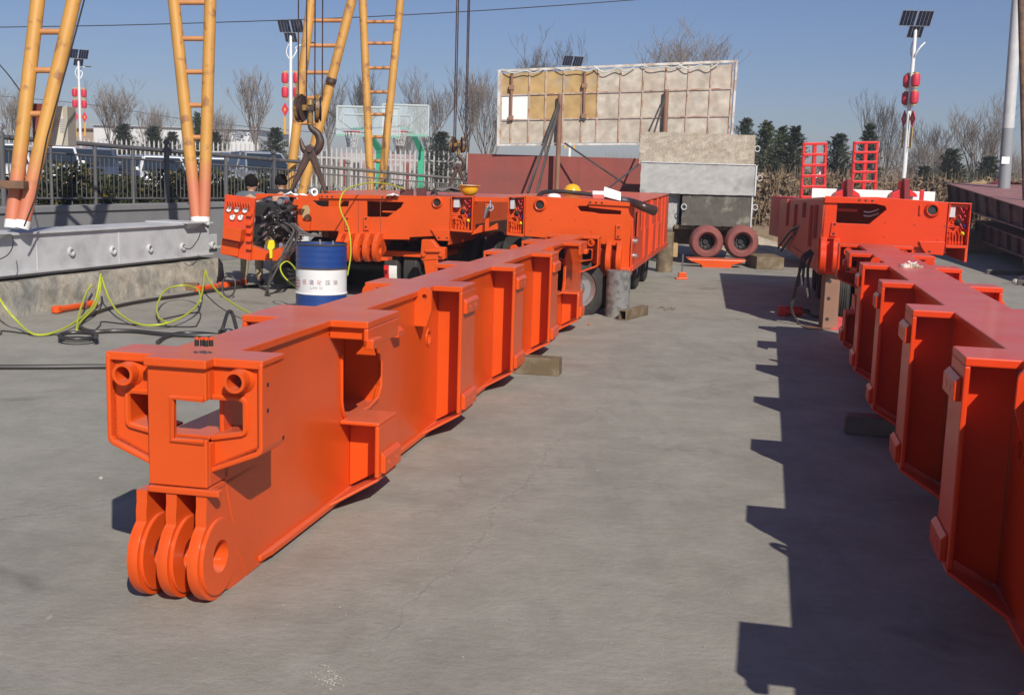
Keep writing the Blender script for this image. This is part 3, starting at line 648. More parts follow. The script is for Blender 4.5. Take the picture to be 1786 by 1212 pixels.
for k in range(7):     # bundle of hoses running down from the bay to the yard
    o = rs.uniform(0, 15); jj = rs.uniform(-.12, .12); pts = [GF((U1-.05, *e(484+o*1.5, 385+k, U1-.05))), GF((U1-.25, *e(505+o+rs.uniform(-6, 6), 402+k*2, U1-.25))), GF((U1-.45, *e(498+o*.9+rs.uniform(-6, 6), 430+k*2, U1-.45))), GF((U1-.5, *e(484-o*.9+rs.uniform(-5, 5), 468+k, U1-.5))), GF((U1-.4, *e(463+o*.4, 508, U1-.4))), GF((U1-.2, *e(468+o, 530, U1-.2)))]
    t_ = M(); t_.tube(smooth_path(pts, 7), .0125, 8); t_.build('hose', mat('grey_sleeve_hose', (.10, .09, .085), .35, spec=.7) if k == 0 else (HOSE if k % 2 else bpy.data.materials['grey_sleeve_hose']), ebay, smooth=True)
for k in range(4):
    pts = [GF((U1-.02, *e(495+k*7, 383+k*4))), GF((U1-.1-.04*k, *e(520+k*3, 392+k*5))), GF((U1-.06, *e(540+k*7, 409+k)))]
    t_ = M(); t_.tube(smooth_path(pts, 7), .011, 8); t_.build('hose', bpy.data.materials['grey_sleeve_hose'], ebay, smooth=True)
# gauge panel
gp = plate(T1, U1-.12, [(392, 339), (445, 346), (440, 396), (436, 455), (385.5, 443), (389, 398)], .05, ORANGEF, 'gauge_panel')
plate(T1, U1-.28, [(388.5, 396), (421, 400), (418, 422), (388, 416)], .16, ORANGE, 'panel_box')
plate(T1, U1-.16, [(386, 418), (416, 424), (414, 448), (384, 443)], .05, ORANGE, 'lower_cover')
for x, y in ((400, 365), (413.5, 366), (428, 367), (406, 379), (420, 379.5)):
    c = Vector(GF((U1-.12, *e(x, y, U1-.12)))); t_ = M(); t_.lathe([(.040, .02), (.040, -.02), (.034, -.025), (.034, -.018)], c, GF.U, 20); go = t_.build('gauge', STEEL, T1, smooth=True)
    t_ = M(); t_.lathe([(.034, -.017), (0, -.017)], c, GF.U, 20); fo = t_.build('dial', WHITE, go)
    t_ = M(); t_.cyl(c-GF.U*.019, c-GF.U*.019+Vector((.014, 0, .018)), .003, n=4); t_.build('needle', DARK, go)
for k in range(9):
    x = 397+k*4.6; t_ = M(); a_ = Vector(GF((U1-.14, *e(x, 349+k*.5, U1-.14)))); b_ = Vector(GF((U1-.2, *e(x+2, 356+k*.5, U1-.2)))); t_.tube([a_, b_, Vector(GF((U1-.13, *e(x-3, 366, U1-.13))))], .006, 6); t_.build('pipe', ORANGE, gp, smooth=True)
for y in (372, 388, 402, 416, 430):
    t_ = M(GF); t_.prism('u', px(U1-.16, [(430, y), (439, y+1), (438, y+6), (430, y+5)]), U1-.17, U1-.12); t_.build('hinge', ORANGE, gp, bev=.003)
t_ = M(GF); t_.prism('u', px(U1-.3, [(468.5, 420), (476, 419), (478, 428), (477.5, 433), (474, 437), (473.5, 451), (470, 451), (469.5, 437), (466, 433), (466.5, 428)]), U1-.3, U1-.26)
tag(t_.build('pendant_control', YTAG, at=GF((U1-.3, *e(472, 435))), bev=.006), 'yellow hanging pendant control in front of the engine bay hoses', 'pendant control')
valve_panel(U1, [(787, 345), (826, 345), (824, 405), (785, 402)], T1, ORANGE)
# frame between the two trailers
t_ = M(GF); t_.prism('u', px(U1+.1, [(826, 343.5), (889, 345), (889, 353.5), (826, 352)]), U1+.08, U1+4)
t_.prism('u', px(U1+.1, [(846, 353), (853, 353), (852, 404), (845, 404)]), U1+.1, U1+.16)
t_.prism('u', px(U1+.1, [(857, 395), (868, 389), (870, 400), (846, 404)]), U1+.05, U1+.14); t_.prism('u', px(U1+.1, [(826, 405), (838, 393), (842, 393), (842, 405), (822, 410)]), U1+.05, U1+.2)
t_.build('link_frame', ORANGE, T1, bev=.006)
t_ = M(); c = Vector(GF((U1-.0, *e(855, 362)))); t_.lathe([(.028, -.02), (.045, -.02), (.045, .06), (.028, .06), (.028, -.02)], c, GF.U-Vector((.3, 0, 0)), 20); t_.cyl(c+Vector((-.03, 0, -.0)), c+Vector((-.07, 0, -.14)), .04, .015); t_.cyl(c, c+Vector((.0, 0, .09)), .02, .01)
t_.build('coupling', STEEL, T1, smooth=True)
# steering strut and wheels under it
t_ = M(GF); US = U1-.25
t_.prism('u', px(US, [(735, 418), (753, 418), (764, 431), (776, 432), (776, 452), (736, 455), (733, 448)]), US, US+.12); t_.prism('u', px(US, [(738, 455), (763, 453), (764, 474), (742, 482)]), US+.01, US+.3)
t_.prism('u', px(US, [(742, 435), (771, 436), (771, 440), (742, 440)]), US-.04, US)
st = t_.build('strut', ORANGE, T1, bev=.01)
for x in (738, 768):
    t_ = M(); c = Vector(GF((US-.03, *e(x+2, 444, US)))); t_.cyl(c, c+GF.U*.05, .028, n=16); t_.build('pin', ORANGE, st, smooth=True)
rr = .36
def dual(parent, u, v, r=.36, n=2, w_=.22):
    for k in range(n): wheel(parent, GF((u, v+k*(w_+.05), r)), GF.V, r, w_, 1 if k == n-1 else -1)
vw = lambda x, u: GF.onu(x, 440, u)[0]
for u in (15.0, 16.35, 17.7): dual(T1, u, vw(696, 15.0), .37)
for u in (15.9, 17.2): dual(T1, u, vw(830, 15.9), .40, 3)
for u in (15.3, 16.7): dual(T1, u, vw(560, 15.3), .36)
t_ = M(); t_.cyl(GF((15.0, vw(560, 15.3), .36)), GF((15.0, vw(880, 15.0), .36)), .06); t_.box((0, 0, 0), (0, 0, 0)) if False else None
t_.build('axle', DARK, T1)
t_ = M(GF); t_.box((15.55, va-.15, .04), (15.7, vb-.1, .62)); t_.box((14.9, va+.0, .06), (15.6, va+.9, .3)); t_.build('undercarriage_shade', DARK, T1)  # plain black boxes stand in for the shade under the trailer
# printed wrap on one tyre
c = GF((15.0, vw(696, 15.0)-.0, .37)); t_ = M(); 
for mt, a0, a1, o in ((WHITE, -.02, .09, 0), (RED, -.09, -.022, 0)):
    t_ = M(); ax = GF.V; dd = []
    for i in range(9):
        an = R_(188+i*-8.5); dd.append((math.cos(an), math.sin(an)))
    vs = []
    for cs, sn in dd:
        for a_ in (a0, a1): vs.append(c+ax*a_+GF.U*cs*.374-Vector((0, 0, 1))*sn*.374)
    t_.add(vs, [(2*i, 2*i+1, 2*i+3, 2*i+2) for i in range(8)])
    lb = t_.build('tyre_label', mt, T1)
# ---- the middle trailer
U2 = 14.12
T2 = root('modular_trailer', GF((U2+.3, -2.2, 0)), 'middle orange modular trailer with papers on its deck and sunlit right side', 'modular trailer', 'orange modular trailers')
face = [(916.5, 342), (1030, 347), (1105.5, 354.5), (1098, 431), (1097, 470), (1083, 471), (1083, 430), (1000, 420), (914.6, 412)]
slot = [(1007, 361), (1012, 359.5), (1027, 359.5), (1027, 362), (1083, 368), (1082.5, 374.5), (1045, 373), (1034, 370.5), (1012, 368.5)]
plate(T2, U2, face, .03, ORANGE, 'front_plate', [slot])
plate(T2, U2-.03, [(1028, 349.5), (1107, 354), (1105, 361), (1025, 356.5)], .029, ORANGE, 'top_strip')
holes(T2, U2-.03, [(1029.5, 353.2), (1039.5, 353.8), (1049.8, 354.2)], .013)
plate(T2, U2-.025, [(1074, 392), (1085, 393), (1084, 417.5), (1073, 416.5)], .024, ORANGE, 'bolt_plate'); holes(T2, U2-.025, [(1079, 397), (1078, 413)], .014)
pin_boss(T2, U2, 942.2, 357.5, 12, 7.5, ORANGE)
holes(T2, U2, [(961, 383.5), (1004, 385), (925, 403), (918, 381), (1031, 405)], .006)
valve_panel(U2, [(887, 346), (916, 344.5), (914, 412), (884, 409)], T2, ORANGE)
for x in (1060.5, 1079):     # side-on hook plates
    t_ = M(GF); v0 = GF.onu(x, 450, U2-.1)[0]; zt_ = GF.onu(x, 422, U2-.1)[1]; zb = GF.onu(x, 479, U2-.1)[1]
    pr = [(.1, zt_), (-.02, zt_), (-.02, zt_-.04)]+arc((.04, (zt_+zb)/2-.03), .14, 125, 250, 10, (zt_-zb)/2-.035)+[(.1, zb)]
    t_.prism('v', [(U2-.05+a_, b_) for a_, b_ in pr], v0-.035, v0+.03); t_.build('hook_plate', ORANGE, T2, bev=.008, smooth=True)
plate(T2, U2-.12, [(1082, 468), (1099, 468), (1098, 482), (1081, 480.5)], .3, ORANGE, 'foot')
L2 = 5.6
zr = GF.onu(1105, 355, U2)[1]; vr = GF.onu(1104, 400, U2)[0]; vl = GF.onu(917, 400, U2)[0]; zl = GF.onu(917, 343, U2)[1]
t_ = M(GF); t_.hexa([(U2+.03, vl, zl-.03), (U2+.03, vr, zr-.03), (U2+L2, vr-.02, zr+.02), (U2+L2, vl, zl)], [(U2+.03, vl, zl), (U2+.03, vr+.02, zr), (U2+L2, vr, zr+.05), (U2+L2, vl, zl+.03)])
t_.build('deck', ORANGEF, T2, bev=.006)
zb = GF.onu(1098, 473, U2)[1]
side_h = [[(U2+.22, zr-.12), (U2+.62, zr-.12), (U2+.62, zr-.42), (U2+.22, zr-.42)], [(U2+.85, zr-.1), (U2+1.1, zr-.1), (U2+1.1, zr-.36), (U2+.85, zr-.36)]]
t_ = M(GF); t_.prism('v', [(U2, zr-.03), (U2+L2, zr-.0), (U2+L2, zb+.08), (U2, zb)], vr-.02, vr, side_h)
t_.box((U2, vr-.0, zb), (U2+L2, vr+.02, zb+.07)); t_.box((U2, vl+.3, zb+.0), (U2+L2, vr-.02, zb+.02))
for u_, h_ in ((1.3, .5), (2.1, .6), (2.3, .6), (3.2, .62), (4.0, .62), (4.6, .62)): t_.box((U2+u_, vr, zb+.07), (U2+u_+.03, vr+.025, zr-.6+h_))
for u_ in (1.45, 2.6, 3.5): t_.box((U2+u_, vr, zr-.75), (U2+u_+.4, vr+.02, zr-.35))
t_.build('side_wall', ORANGEF, T2, bev=.004)
t_ = M(GF); t_.box((U2+L2, vl, zb+.08), (U2+L2+.03, vr-.02, zr+.02)); t_.build('back_wall', ORANGEF, T2)
t_ = M(GF); t_.box((U2+.5, vl+.1, zb), (U2+.53, vr-.03, zr-.05)); t_.build('cross_wall', ORANGEF, T2)
for z_ in (GF.onu(1103, 422, U2)[1], GF.onu(1103, 448, U2)[1]):
    t_ = M(); t_.cyl(GF((U2+.18, vr-.01, z_)), GF((U2+.18, vr+.05, z_)), .035, n=18); t_.build('pin', STEEL, T2, smooth=True)
t_ = M(GF); t_.prism('u', px(U2+.3, [(1052, 432), (1097, 437), (1096, 480), (1051, 478)]), U2+.06, U2+.4); t_.build('end_block', ORANGE, T2, bev=.006)
for u_ in (14.75, 16.1, 17.45, 18.8): dual(T2, u_, vr-.62, .40); dual(T2, u_, vl+.1, .40)
wheel(T2, P(1004, 503, 14.0)-Vector((0, 0, .0)), (-GF.U*.85+GF.V*.5), .37, .24, 1)
# grey pipe post under its corner, dark post further back
t_ = M(); c = G0(1076, 552); t_.cyl(c, Vector((c.x, c.y, .56)), .145, n=28); ob = t_.build('pipe_post', POSTG, at=c, smooth=True); tag(ob, 'scuffed grey pipe post carrying the near right corner of the middle trailer', 'pipe post')
t_ = M(); c = G0(1158, 474); t_.cyl(c, Vector((c.x, c.y, .72)), .15, n=24); ob = t_.build('pipe_post', OLIVE, at=c, smooth=True); tag(ob, 'dark brown pipe post under the far right end of the middle trailer', 'pipe post')
# ---- the right trailer
U3 = 13.62
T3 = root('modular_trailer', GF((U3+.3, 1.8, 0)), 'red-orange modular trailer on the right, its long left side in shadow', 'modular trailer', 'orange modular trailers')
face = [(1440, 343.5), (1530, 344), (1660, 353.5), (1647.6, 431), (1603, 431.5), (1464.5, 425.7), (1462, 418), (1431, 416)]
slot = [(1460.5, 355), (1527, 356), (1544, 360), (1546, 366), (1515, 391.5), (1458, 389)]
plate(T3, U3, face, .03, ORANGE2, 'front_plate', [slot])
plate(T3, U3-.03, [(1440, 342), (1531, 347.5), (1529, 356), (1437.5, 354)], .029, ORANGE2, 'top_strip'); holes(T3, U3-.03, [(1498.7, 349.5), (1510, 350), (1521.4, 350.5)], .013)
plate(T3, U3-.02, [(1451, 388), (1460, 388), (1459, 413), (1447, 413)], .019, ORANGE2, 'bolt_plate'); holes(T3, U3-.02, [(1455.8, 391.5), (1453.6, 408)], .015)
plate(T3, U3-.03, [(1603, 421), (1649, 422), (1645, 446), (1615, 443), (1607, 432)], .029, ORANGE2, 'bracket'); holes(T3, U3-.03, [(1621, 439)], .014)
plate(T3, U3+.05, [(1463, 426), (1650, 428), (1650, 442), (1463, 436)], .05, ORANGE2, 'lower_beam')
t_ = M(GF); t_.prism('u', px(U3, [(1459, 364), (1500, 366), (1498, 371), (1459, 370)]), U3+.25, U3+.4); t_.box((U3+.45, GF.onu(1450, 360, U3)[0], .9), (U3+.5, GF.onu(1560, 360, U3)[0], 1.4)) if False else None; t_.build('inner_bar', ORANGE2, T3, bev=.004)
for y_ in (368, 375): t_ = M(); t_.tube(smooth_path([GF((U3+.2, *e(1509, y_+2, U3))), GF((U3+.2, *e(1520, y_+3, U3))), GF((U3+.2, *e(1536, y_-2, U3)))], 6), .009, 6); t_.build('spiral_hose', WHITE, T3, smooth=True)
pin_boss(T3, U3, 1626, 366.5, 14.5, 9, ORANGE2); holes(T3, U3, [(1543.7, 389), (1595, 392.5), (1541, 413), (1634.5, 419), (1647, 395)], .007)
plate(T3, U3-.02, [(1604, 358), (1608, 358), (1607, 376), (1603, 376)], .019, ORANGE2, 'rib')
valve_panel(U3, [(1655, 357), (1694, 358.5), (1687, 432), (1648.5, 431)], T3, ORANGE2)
for x in (1436, 1458):
    t_ = M(GF); v0 = GF.onu(x, 450, U3-.1)[0]; zt_ = GF.onu(x, 416, U3-.1)[1]; zb_ = GF.onu(x, 478, U3-.1)[1]
    pr = [(.1, zt_), (-.02, zt_), (-.02, zt_-.04)]+arc((.04, (zt_+zb_)/2-.03), .14, 125, 250, 10, (zt_-zb_)/2-.035)+[(.1, zb_)]
    t_.prism('v', [(U3-.05+a_, b_) for a_, b_ in pr], v0-.04, v0+.03); t_.build('hook_plate', ORANGE2, T3, bev=.008, smooth=True)
t_ = M(GF); t_.prism('u', px(U3+.02, [(1428, 416), (1470, 420), (1470, 480), (1425, 478)]), U3+.04, U3+.4); t_.build('end_block', ORANGE2, T3, bev=.006)
v3 = GF.onu(1433, 400, U3)[0]; z3 = GF.onu(1440, 344, U3)[1]; v3r = GF.onu(1692, 400, U3)[0]; z3r = GF.onu(1692, 358, U3)[1]
za = GF.onu(1426, 479, U3)[1]
far = GF.onu(1361, 349, U3+5.9); farb = GF.onu(1356, 428, U3+5.9); midb = GF.onu(1371, 438, U3+3.6)
poly = [(U3, z3-.03), (U3+5.9, far[1]), (U3+5.9, farb[1]), (U3+3.6, midb[1]), (U3+.9, za+.02), (U3, za)]
t_ = M(lambda p: GF((p[0], p[1]+(far[0]-v3)*(p[0]-U3)/5.9, p[2]))); t_.prism('v', poly, v3, v3+.03)
for u_, a_, b_ in ((.5, .1, .5), (1.0, .12, .62), (1.9, .1, .3), (3.0, .15, .6), (4.2, .1, .5)): t_.box((U3+u_, v3-.04, z3-b_), (U3+u_+.05, v3, z3-a_))
t_.box((U3+.9, v3-.02, za+.1), (U3+3.2, v3, za+.13))
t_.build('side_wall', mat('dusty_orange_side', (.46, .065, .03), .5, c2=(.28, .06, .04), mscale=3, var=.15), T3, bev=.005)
t_ = M(GF); t_.hexa([(U3+.03, v3, z3-.04), (U3+.03, v3r, z3r-.03), (U3+5.9, v3r, far[1]-.03), (U3+5.9, far[0], far[1]-.03)], [(U3+.03, v3, z3), (U3+.03, v3r, z3r), (U3+5.9, v3r, far[1]), (U3+5.9, far[0], far[1])])
t_.box((U3+.6, v3+.05, .62), (U3+5.8, v3r-.1, .7)); t_.box((U3+2.2, v3+.05, .7), (U3+2.25, v3r-.1, z3-.1)); t_.box((U3+.03, v3r-.03, .85), (U3+5.9, v3r, z3r-.06))
t_.build('deck', ORANGEF, T3, bev=.006)
for u_ in (14.5, 15.9, 17.3, 18.7): dual(T3, u_, v3+.3, .40); dual(T3, u_, v3r-.6, .40)
for k, (x0, y0, x1, y1, x2, y2) in enumerate(((1404, 391, 1380, 402, 1357, 432), (1405, 392, 1384, 408, 1362, 438), (1415, 436, 1398, 452, 1392, 500), (1416, 438, 1404, 452, 1400, 498), (1418, 440, 1409, 470, 1411, 520), (1416, 438, 1396, 470, 1382, 530), (1380, 525, 1382, 545, 1395, 568))):
    dd = [13.6+.0*k]*3 if k > 1 else [15.4, 16.2, 17.4]
    t_ = M(); t_.tube(smooth_path([P(x0, y0, dd[0]), P(x1, y1, dd[1]), P(x2, y2, dd[2])], 8), .017, 8); ho_ = t_.build('hose', HOSE, T3, smooth=True)
    if k in (3, 4): t_ = M(); t_.cyl(P(x2, y2, dd[2]), P(x2-3, y2-18, dd[2]), .016, n=8); t_.build('hose_end', STEEL, ho_, smooth=True)
t_ = M(); c = G0(1444, 573); t_.prism('z', [(c.x-.09, c.y-.08), (c.x+.085, c.y-.08), (c.x+.085, c.y+.1), (c.x-.09, c.y+.1)], .01, .66, [[(c.x-.075, c.y-.065), (c.x+.07, c.y-.065), (c.x+.07, c.y+.085), (c.x-.075, c.y+.085)]])
po = root('steel_post', c, 'tan square steel post with round holes standing on a plate under the right trailer', 'steel post')
t_.build('post', TANP, po, bev=.008)
t_ = M(); t_.box((c.x-.28, c.y-.12, .001), (c.x+.22, c.y+.16, .012)); t_.build('base_plate', RUST, po, bev=.003)
t_ = M(); 
for z_ in (.12, .36, .56): t_.cyl((c.x-.04, c.y-.082, z_), (c.x-.04, c.y-.078, z_), .022, n=14)
t_.build('bolt_hole', DARK, po)
# red hydraulic jack and red dust sheet on the yard
c = G0(1385, 552); jk = root('hydraulic_jack', c, 'small red hydraulic jack lying in the shadow under the right trailer', 'jack')
t_ = M(); t_.cyl(c+Vector((-.15, 0, .07)), c+Vector((.1, .02, .07)), .06, n=16); t_.box(c+Vector((-.2, -.06, .002)), c+Vector((-.12, .08, .13))); t_.build('cylinder', RED, jk, smooth=True, bev=.005)
t_ = M(); t_.cyl(c+Vector((.1, .02, .07)), c+Vector((.2, .03, .07)), .03, n=12); t_.tube(smooth_path([c+Vector((.05, 0, .12)), c+Vector((.2, -.1, .03)), c+Vector((.4, -.08, .015)), c+Vector((.55, -.12, .015))], 6), .014, 6); t_.build('rod', DSTEEL, jk, smooth=True)
c = G0(1466, 576); t_ = M(); t_.add([c+Vector((-.12, 0, .01)), c+Vector((.12, -.05, .01)), c+Vector((.14, .1, .12)), c+Vector((.0, .22, .14)), c+Vector((-.06, .15, .03)), c+Vector((-.12, 0, 0)), c+Vector((.12, -.05, 0)), c+Vector((.16, .12, .11)), c+Vector((.0, .24, .13)), c+Vector((-.06, .17, .0))], [(0, 1, 2, 3, 4), (9, 8, 7, 6, 5), (0, 5, 6, 1), (1, 6, 7, 2), (2, 7, 8, 3), (3, 8, 9, 4), (4, 9, 5, 0)])
tag(t_.build('folded_plate', mat('faded_red_sheet', (.55, .08, .09), .5), at=c, bev=.004), 'bent faded red metal sheet at the foot of the tan post', 'metal sheet')
# small things on the decks
def on(x, y, D): return P(x, y, D)
def helmet(x, y, D, label, upside):
    c = on(x, y, D); r_ = root('hard_hat', c, label, 'hard hat'); s = -1 if upside else 1
    t_ = M(); t_.lathe([(.128, 0), (.125, .03*s), (.115, .07*s), (.09, .11*s), (.05, .135*s), (0, .143*s)], c+Vector((0, 0, .145 if upside else 0)), n=24); t_.build('shell', YELH, r_, smooth=True)
    t_ = M(); t_.lathe([(.118, 0), (.15, -.004*s), (.152, 0), (.128, .008*s)], c+Vector((0, -.008, .145 if upside else 0)), n=24); t_.build('brim', YELH, r_, smooth=True)
    if upside: t_ = M(); t_.lathe([(.11, -.0), (.1, -.02), (.0, -.03)], c+Vector((0, 0, .15)), n=20); t_.build('liner', WHITE, r_, smooth=True)
helmet(818, 343, 15.4, 'yellow hard hat lying upside down on the left trailer', True)
helmet(998, 339, 16, 'yellow hard hat standing upright on the middle trailer', False)
c = on(1068, 343, 14.5); t_ = M(lambda p: c+GF.V*(p[0]*math.cos(.12))+Vector((0, p[1], p[2]-p[0]*.18))); t_.add([(-.12, 0, -.02), (.11, 0, -.03), (.11, .05, .075), (-.1, .05, .1), (-.12, .012, -.02), (.11, .012, -.03), (.11, .062, .075), (-.1, .062, .1)], [(0, 1, 2, 3), (7, 6, 5, 4), (0, 4, 5, 1), (1, 5, 6, 2), (2, 6, 7, 3), (3, 7, 4, 0)])
tag(t_.build('paper_sheaf', PAPER, at=c), 'white sheaf of papers tilted up on the middle trailer deck', 'papers')
c = on(1044, 347, 14.4); bx = root('carton', c, 'small red and white carton beside the white papers', 'carton'); t_ = M(); t_.box(c+Vector((-.075, 0, -.0)), c+Vector((.07, .12, .05))); t_.build('lower_half', mat('red_print', (.55, .12, .1), .6), bx, bev=.004)
t_ = M(); t_.box(c+Vector((-.078, -.003, .05)), c+Vector((.073, .12, .095))); t_.build('lid', PAPER, bx, bev=.004)
t_ = M(); t_.tube(smooth_path([P(1035, 345, 15.6), P(1075, 347, 14.9), P(1100, 352, 14.2), P(1120, 360, 14.0), P(1141, 368, 14.1)], 8), [.03+.001*i for i in range(33)], 12); tag(t_.build('rubber_tube', mat('brown_rubber', (.05, .028, .022), .3), at=P(1100, 352, 14.2), smooth=True), 'thick dark brown rubber tube hanging over the right edge of the middle trailer', 'rubber tube')
t_ = M(); t_.tube(smooth_path([P(938, 344, 14.9), P(948, 336, 15), P(975, 334.5, 15.2), P(1010, 337, 15.3), P(1040, 341, 15.4)], 8), .028, 10); tag(t_.build('rubber_tube', DARK, at=P(975, 335, 15.2), smooth=True), 'long black tube lying along the front edge of the middle trailer', 'rubber tube')
c = on(966, 345, 14.8); t_ = M(); t_.lathe([(.09, 0), (.085, .03), (.05, .05), (0, .055)], c, n=18); tag(t_.build('bowl', PAPER, at=c, smooth=True), 'white upturned bowl under the black tube on the middle trailer', 'bowl')
t_ = M(); c = on(540, 342, 14.7); t_.lathe([(.028, -.03), (.05, -.03), (.05, .03), (.028, .03), (.028, -.03)], c+Vector((.05, 0, .05)), (.6, -.8, .1), 20); tag(t_.build('tape_roll', WHITE, at=c, smooth=True), 'white roll of tape standing on the left trailer beside the tongs', 'tape')
def rag(x, y, D, label, w_=.1, h_=.03, seed=1, mt=PAPER, name='rag'):
    c = on(x, y, D); rs = random.Random(seed); t_ = M(); n = 7
    vs = [(c.x+(i/(n-1)-.5)*2*w_, c.y+(j/(n-1)-.5)*w_*1.2, c.z+h_*rs.uniform(.1, 1)*(1-abs(i/(n-1)-.5)*1.6)) for i in range(n) for j in range(n)]
    t_.add(vs, [(i*n+j, i*n+j+1, (i+1)*n+j+1, (i+1)*n+j) for i in range(n-1) for j in range(n-1)])
    o = t_.build(name, mt, at=c, smooth=True); o.modifiers.new('solid', 'SOLIDIFY').thickness = .006; tag(o, label, 'rag'); return o
rag(508, 341, 14.7, 'crumpled white rag at the left foot of the tongs on the left trailer', .09, .06, 1)
rag(527, 341, 14.9, 'flat white rag beside the tape roll on the left trailer', .07, .03, 2)
rag(685, 342, 14.9, 'crumpled white paper near the middle of the left trailer deck', .08, .04, 3)
rag(788, 336, 17, 'dark grey tarpaulin heap behind the upside-down hard hat', .36, .1, 4, mat('grey_tarp', (.14, .13, .13), .7), 'tarpaulin')
rag(757, 341, 15, 'small black cap lying on the left trailer', .045, .1, 5, DARK, 'cap')
c = on(735, 342, 16); t_ = M(); t_.box(c+Vector((-.07, 0, 0)), c+Vector((.06, .1, .11)))
t_.box(c+Vector((-.30, .0, 0)), c+Vector((-.12, .1, .09))); tag(t_.build('fitting_box', MAROON2, at=c, bev=.004), 'rusty red square fittings standing on the left trailer deck', 'fitting')
# ------------------------------------------------------------------ oil drum
c = Vector((-2.17, 12.88, 0)); dr = root('oil_drum', c, 'blue and white oil drum with Chinese lettering', 'oil drum'); RD = .283
def band(z0, z1, r, name, mt, extra=()):
    t_ = M(); n = 5; prof = []
    for i in range(13):
        z = z0+(z1-z0)*i/12; prof.append((r+(.0025*math.sin(i*math.pi/1.5) if extra else 0), z))
    t_.lathe(prof, c, n=56); return t_.build(name, mt, dr, smooth=True)
band(.02, .30, RD, 'lower_band', BLUE, 1); band(.30, .575, RD, 'white_band', DWHITE); band(.575, .84, RD, 'upper_band', BLUE, 1)
for z_, mt in ((.30, DWHITE), (.58, DSTEEL), (.02, BLUE), (.845, DSTEEL)):
    t_ = M(); t_.lathe([(RD, z_-.012), (RD+.009, z_-.004), (RD+.009, z_+.004), (RD, z_+.012)], c, n=56); t_.build('hoop', mt, dr, smooth=True)
t_ = M(); t_.lathe([(RD-.006, .845), (RD-.008, .832), (0, .832)], c, n=56); t_.build('top', BLUE, dr, smooth=True)
for a_, b_, r, h_ in ((-.02, .02, .025, .06), (.12, .05, .018, .05)): t_ = M(); t_.lathe([(r, 0), (r, h_*.6), (r*.5, h_*.7), (r*.5, h_), (0, h_)], c+Vector((a_, b_, .83)), n=14); t_.build('bung', STEEL, dr, smooth=True)
fa = math.atan2(-c.y, -c.x)
def wrap(a0, z0, k=1.): return lambda v: c+Vector(((RD+.0015)*math.cos(fa+a0+v.x/RD), (RD+.0015)*math.sin(fa+a0+v.x/RD), z0+v.y*k))
for i, ch in enumerate('低温液压油'): text_mesh(ch, .058, wrap(-.71+.32*i, .43), 'lettering', INKR if i in (0, 2) else INKD, dr, bold=.001)
text_mesh('L-HV 32', .042, wrap(-.2, .372), 'lettering', INKD, dr)
t_ = M()
for k in range(5):
    for q_ in range(3):
        w_ = wrap(-1.2, .41); x0 = -.05+.022*k; z0 = -.045+.033*q_
        if abs(x0+.01) < .06: t_.add([w_(Vector(p)) for p in ((x0, z0, 0), (x0+.017, z0, 0), (x0+.017, z0+.02, 0), (x0, z0+.02, 0))], [(0, 1, 2, 3)])
t_.build('emblem', INKR, dr)
w_ = wrap(-1.2, .41); n = 22; t_ = M(); t_.add([w_(Vector((r*math.cos(2*math.pi*i/n), r*math.sin(2*math.pi*i/n), 0))) for r in (.062, .07) for i in range(n)], [(i, (i+1) % n, n+(i+1) % n, n+i) for i in range(n)]); t_.build('emblem', INKR, dr)

# ------------------------------------------------------------------ kerb, ground beam and gantry legs
ko = G0(0, 555); k1 = G0(306, 509); KY = math.degrees(math.atan2(k1.x-ko.x, k1.y-ko.y)); KF = Frame(KY, ko)
rs = random.Random(5); t_ = M(KF); n = 46; pr = []
for i in range(n+1):
    u = -5+ (4.35+5)*i/n; j = lambda s_: rs.uniform(-s_, s_)
    pr += [(u, .0+j(.02)+.03, -.01), (u, -.01+j(.015), .15), (u, -.03+j(.02), .3), (u, -.07+j(.02), .365+j(.01)), (u, -.9, .38), (u, -.9, 0)]
t_.add(pr, [(i*6+k, i*6+(k+1) % 6, (i+1)*6+(k+1) % 6, (i+1)*6+k) for i in range(n) for k in range(6)]+[tuple(range(6)), tuple(range(n*6, n*6+6))])
tag(t_.build('concrete_plinth', KERB, at=ko, smooth=True), 'weathered concrete plinth under the grey-white ground beam', 'plinth')
gb = root('ground_beam', KF((0, -.3, .4)), 'long grey-white steel ground beam with round ports on the concrete plinth', 'ground beam')
t_ = M(KF); t_.box((-5, -.16, .45), (4.2, -.14, .86)); t_.box((-5, -.6, .45), (4.2, -.58, .86)); t_.box((-5, -.66, .86), (4.25, -.1, .885)); t_.box((-5, -.66, .425), (4.25, -.1, .45)); t_.box((4.18, -.58, .45), (4.2, -.16, .86)); t_.box((-5, -.5, .385), (4.1, -.2, .42))
t_.build('beam', GREYW, gb, bev=.004)
for x, y in ((123, 439), (196, 436.5), (260.5, 433), (318, 430.5), (371, 427.5)):
    r = ray(x, y); tt = ((KF.o+KF.V*-.14)-O_).dot(KF.V)/r.dot(KF.V); q = O_+r*tt
    t_ = M(); t_.lathe([(.032, -.05), (.032, .03), (.052, .03), (.055, -.01)], q, KF.V, 18); po_ = t_.build('port', GREYW, gb, smooth=True)
    t_ = M(); t_.lathe([(.031, 0), (0, 0)], q, KF.V, 16); t_.build('port_opening', DARK, po_)
for u in (-.15, .75, 2.2): t_ = M(KF); t_.box((u, -.14, .45), (u+.01, -.132, .86)); t_.build('seam', GREYW, gb)
for u in (.02, 3.72):
    t_ = M(KF); t_.box((u-.2, -.7, .886), (u+.28, -.02, .9)); t_.hexa([(u-.1, -.14, .886), (u-.1, -.02, .886), (u+.16, -.02, .886), (u+.16, -.14, .886)], [(u-.05, -.14, .8), (u-.05, -.139, .8), (u+.11, -.139, .8), (u+.11, -.14, .8)]); t_.build('foot_plate', GREYW, gb)
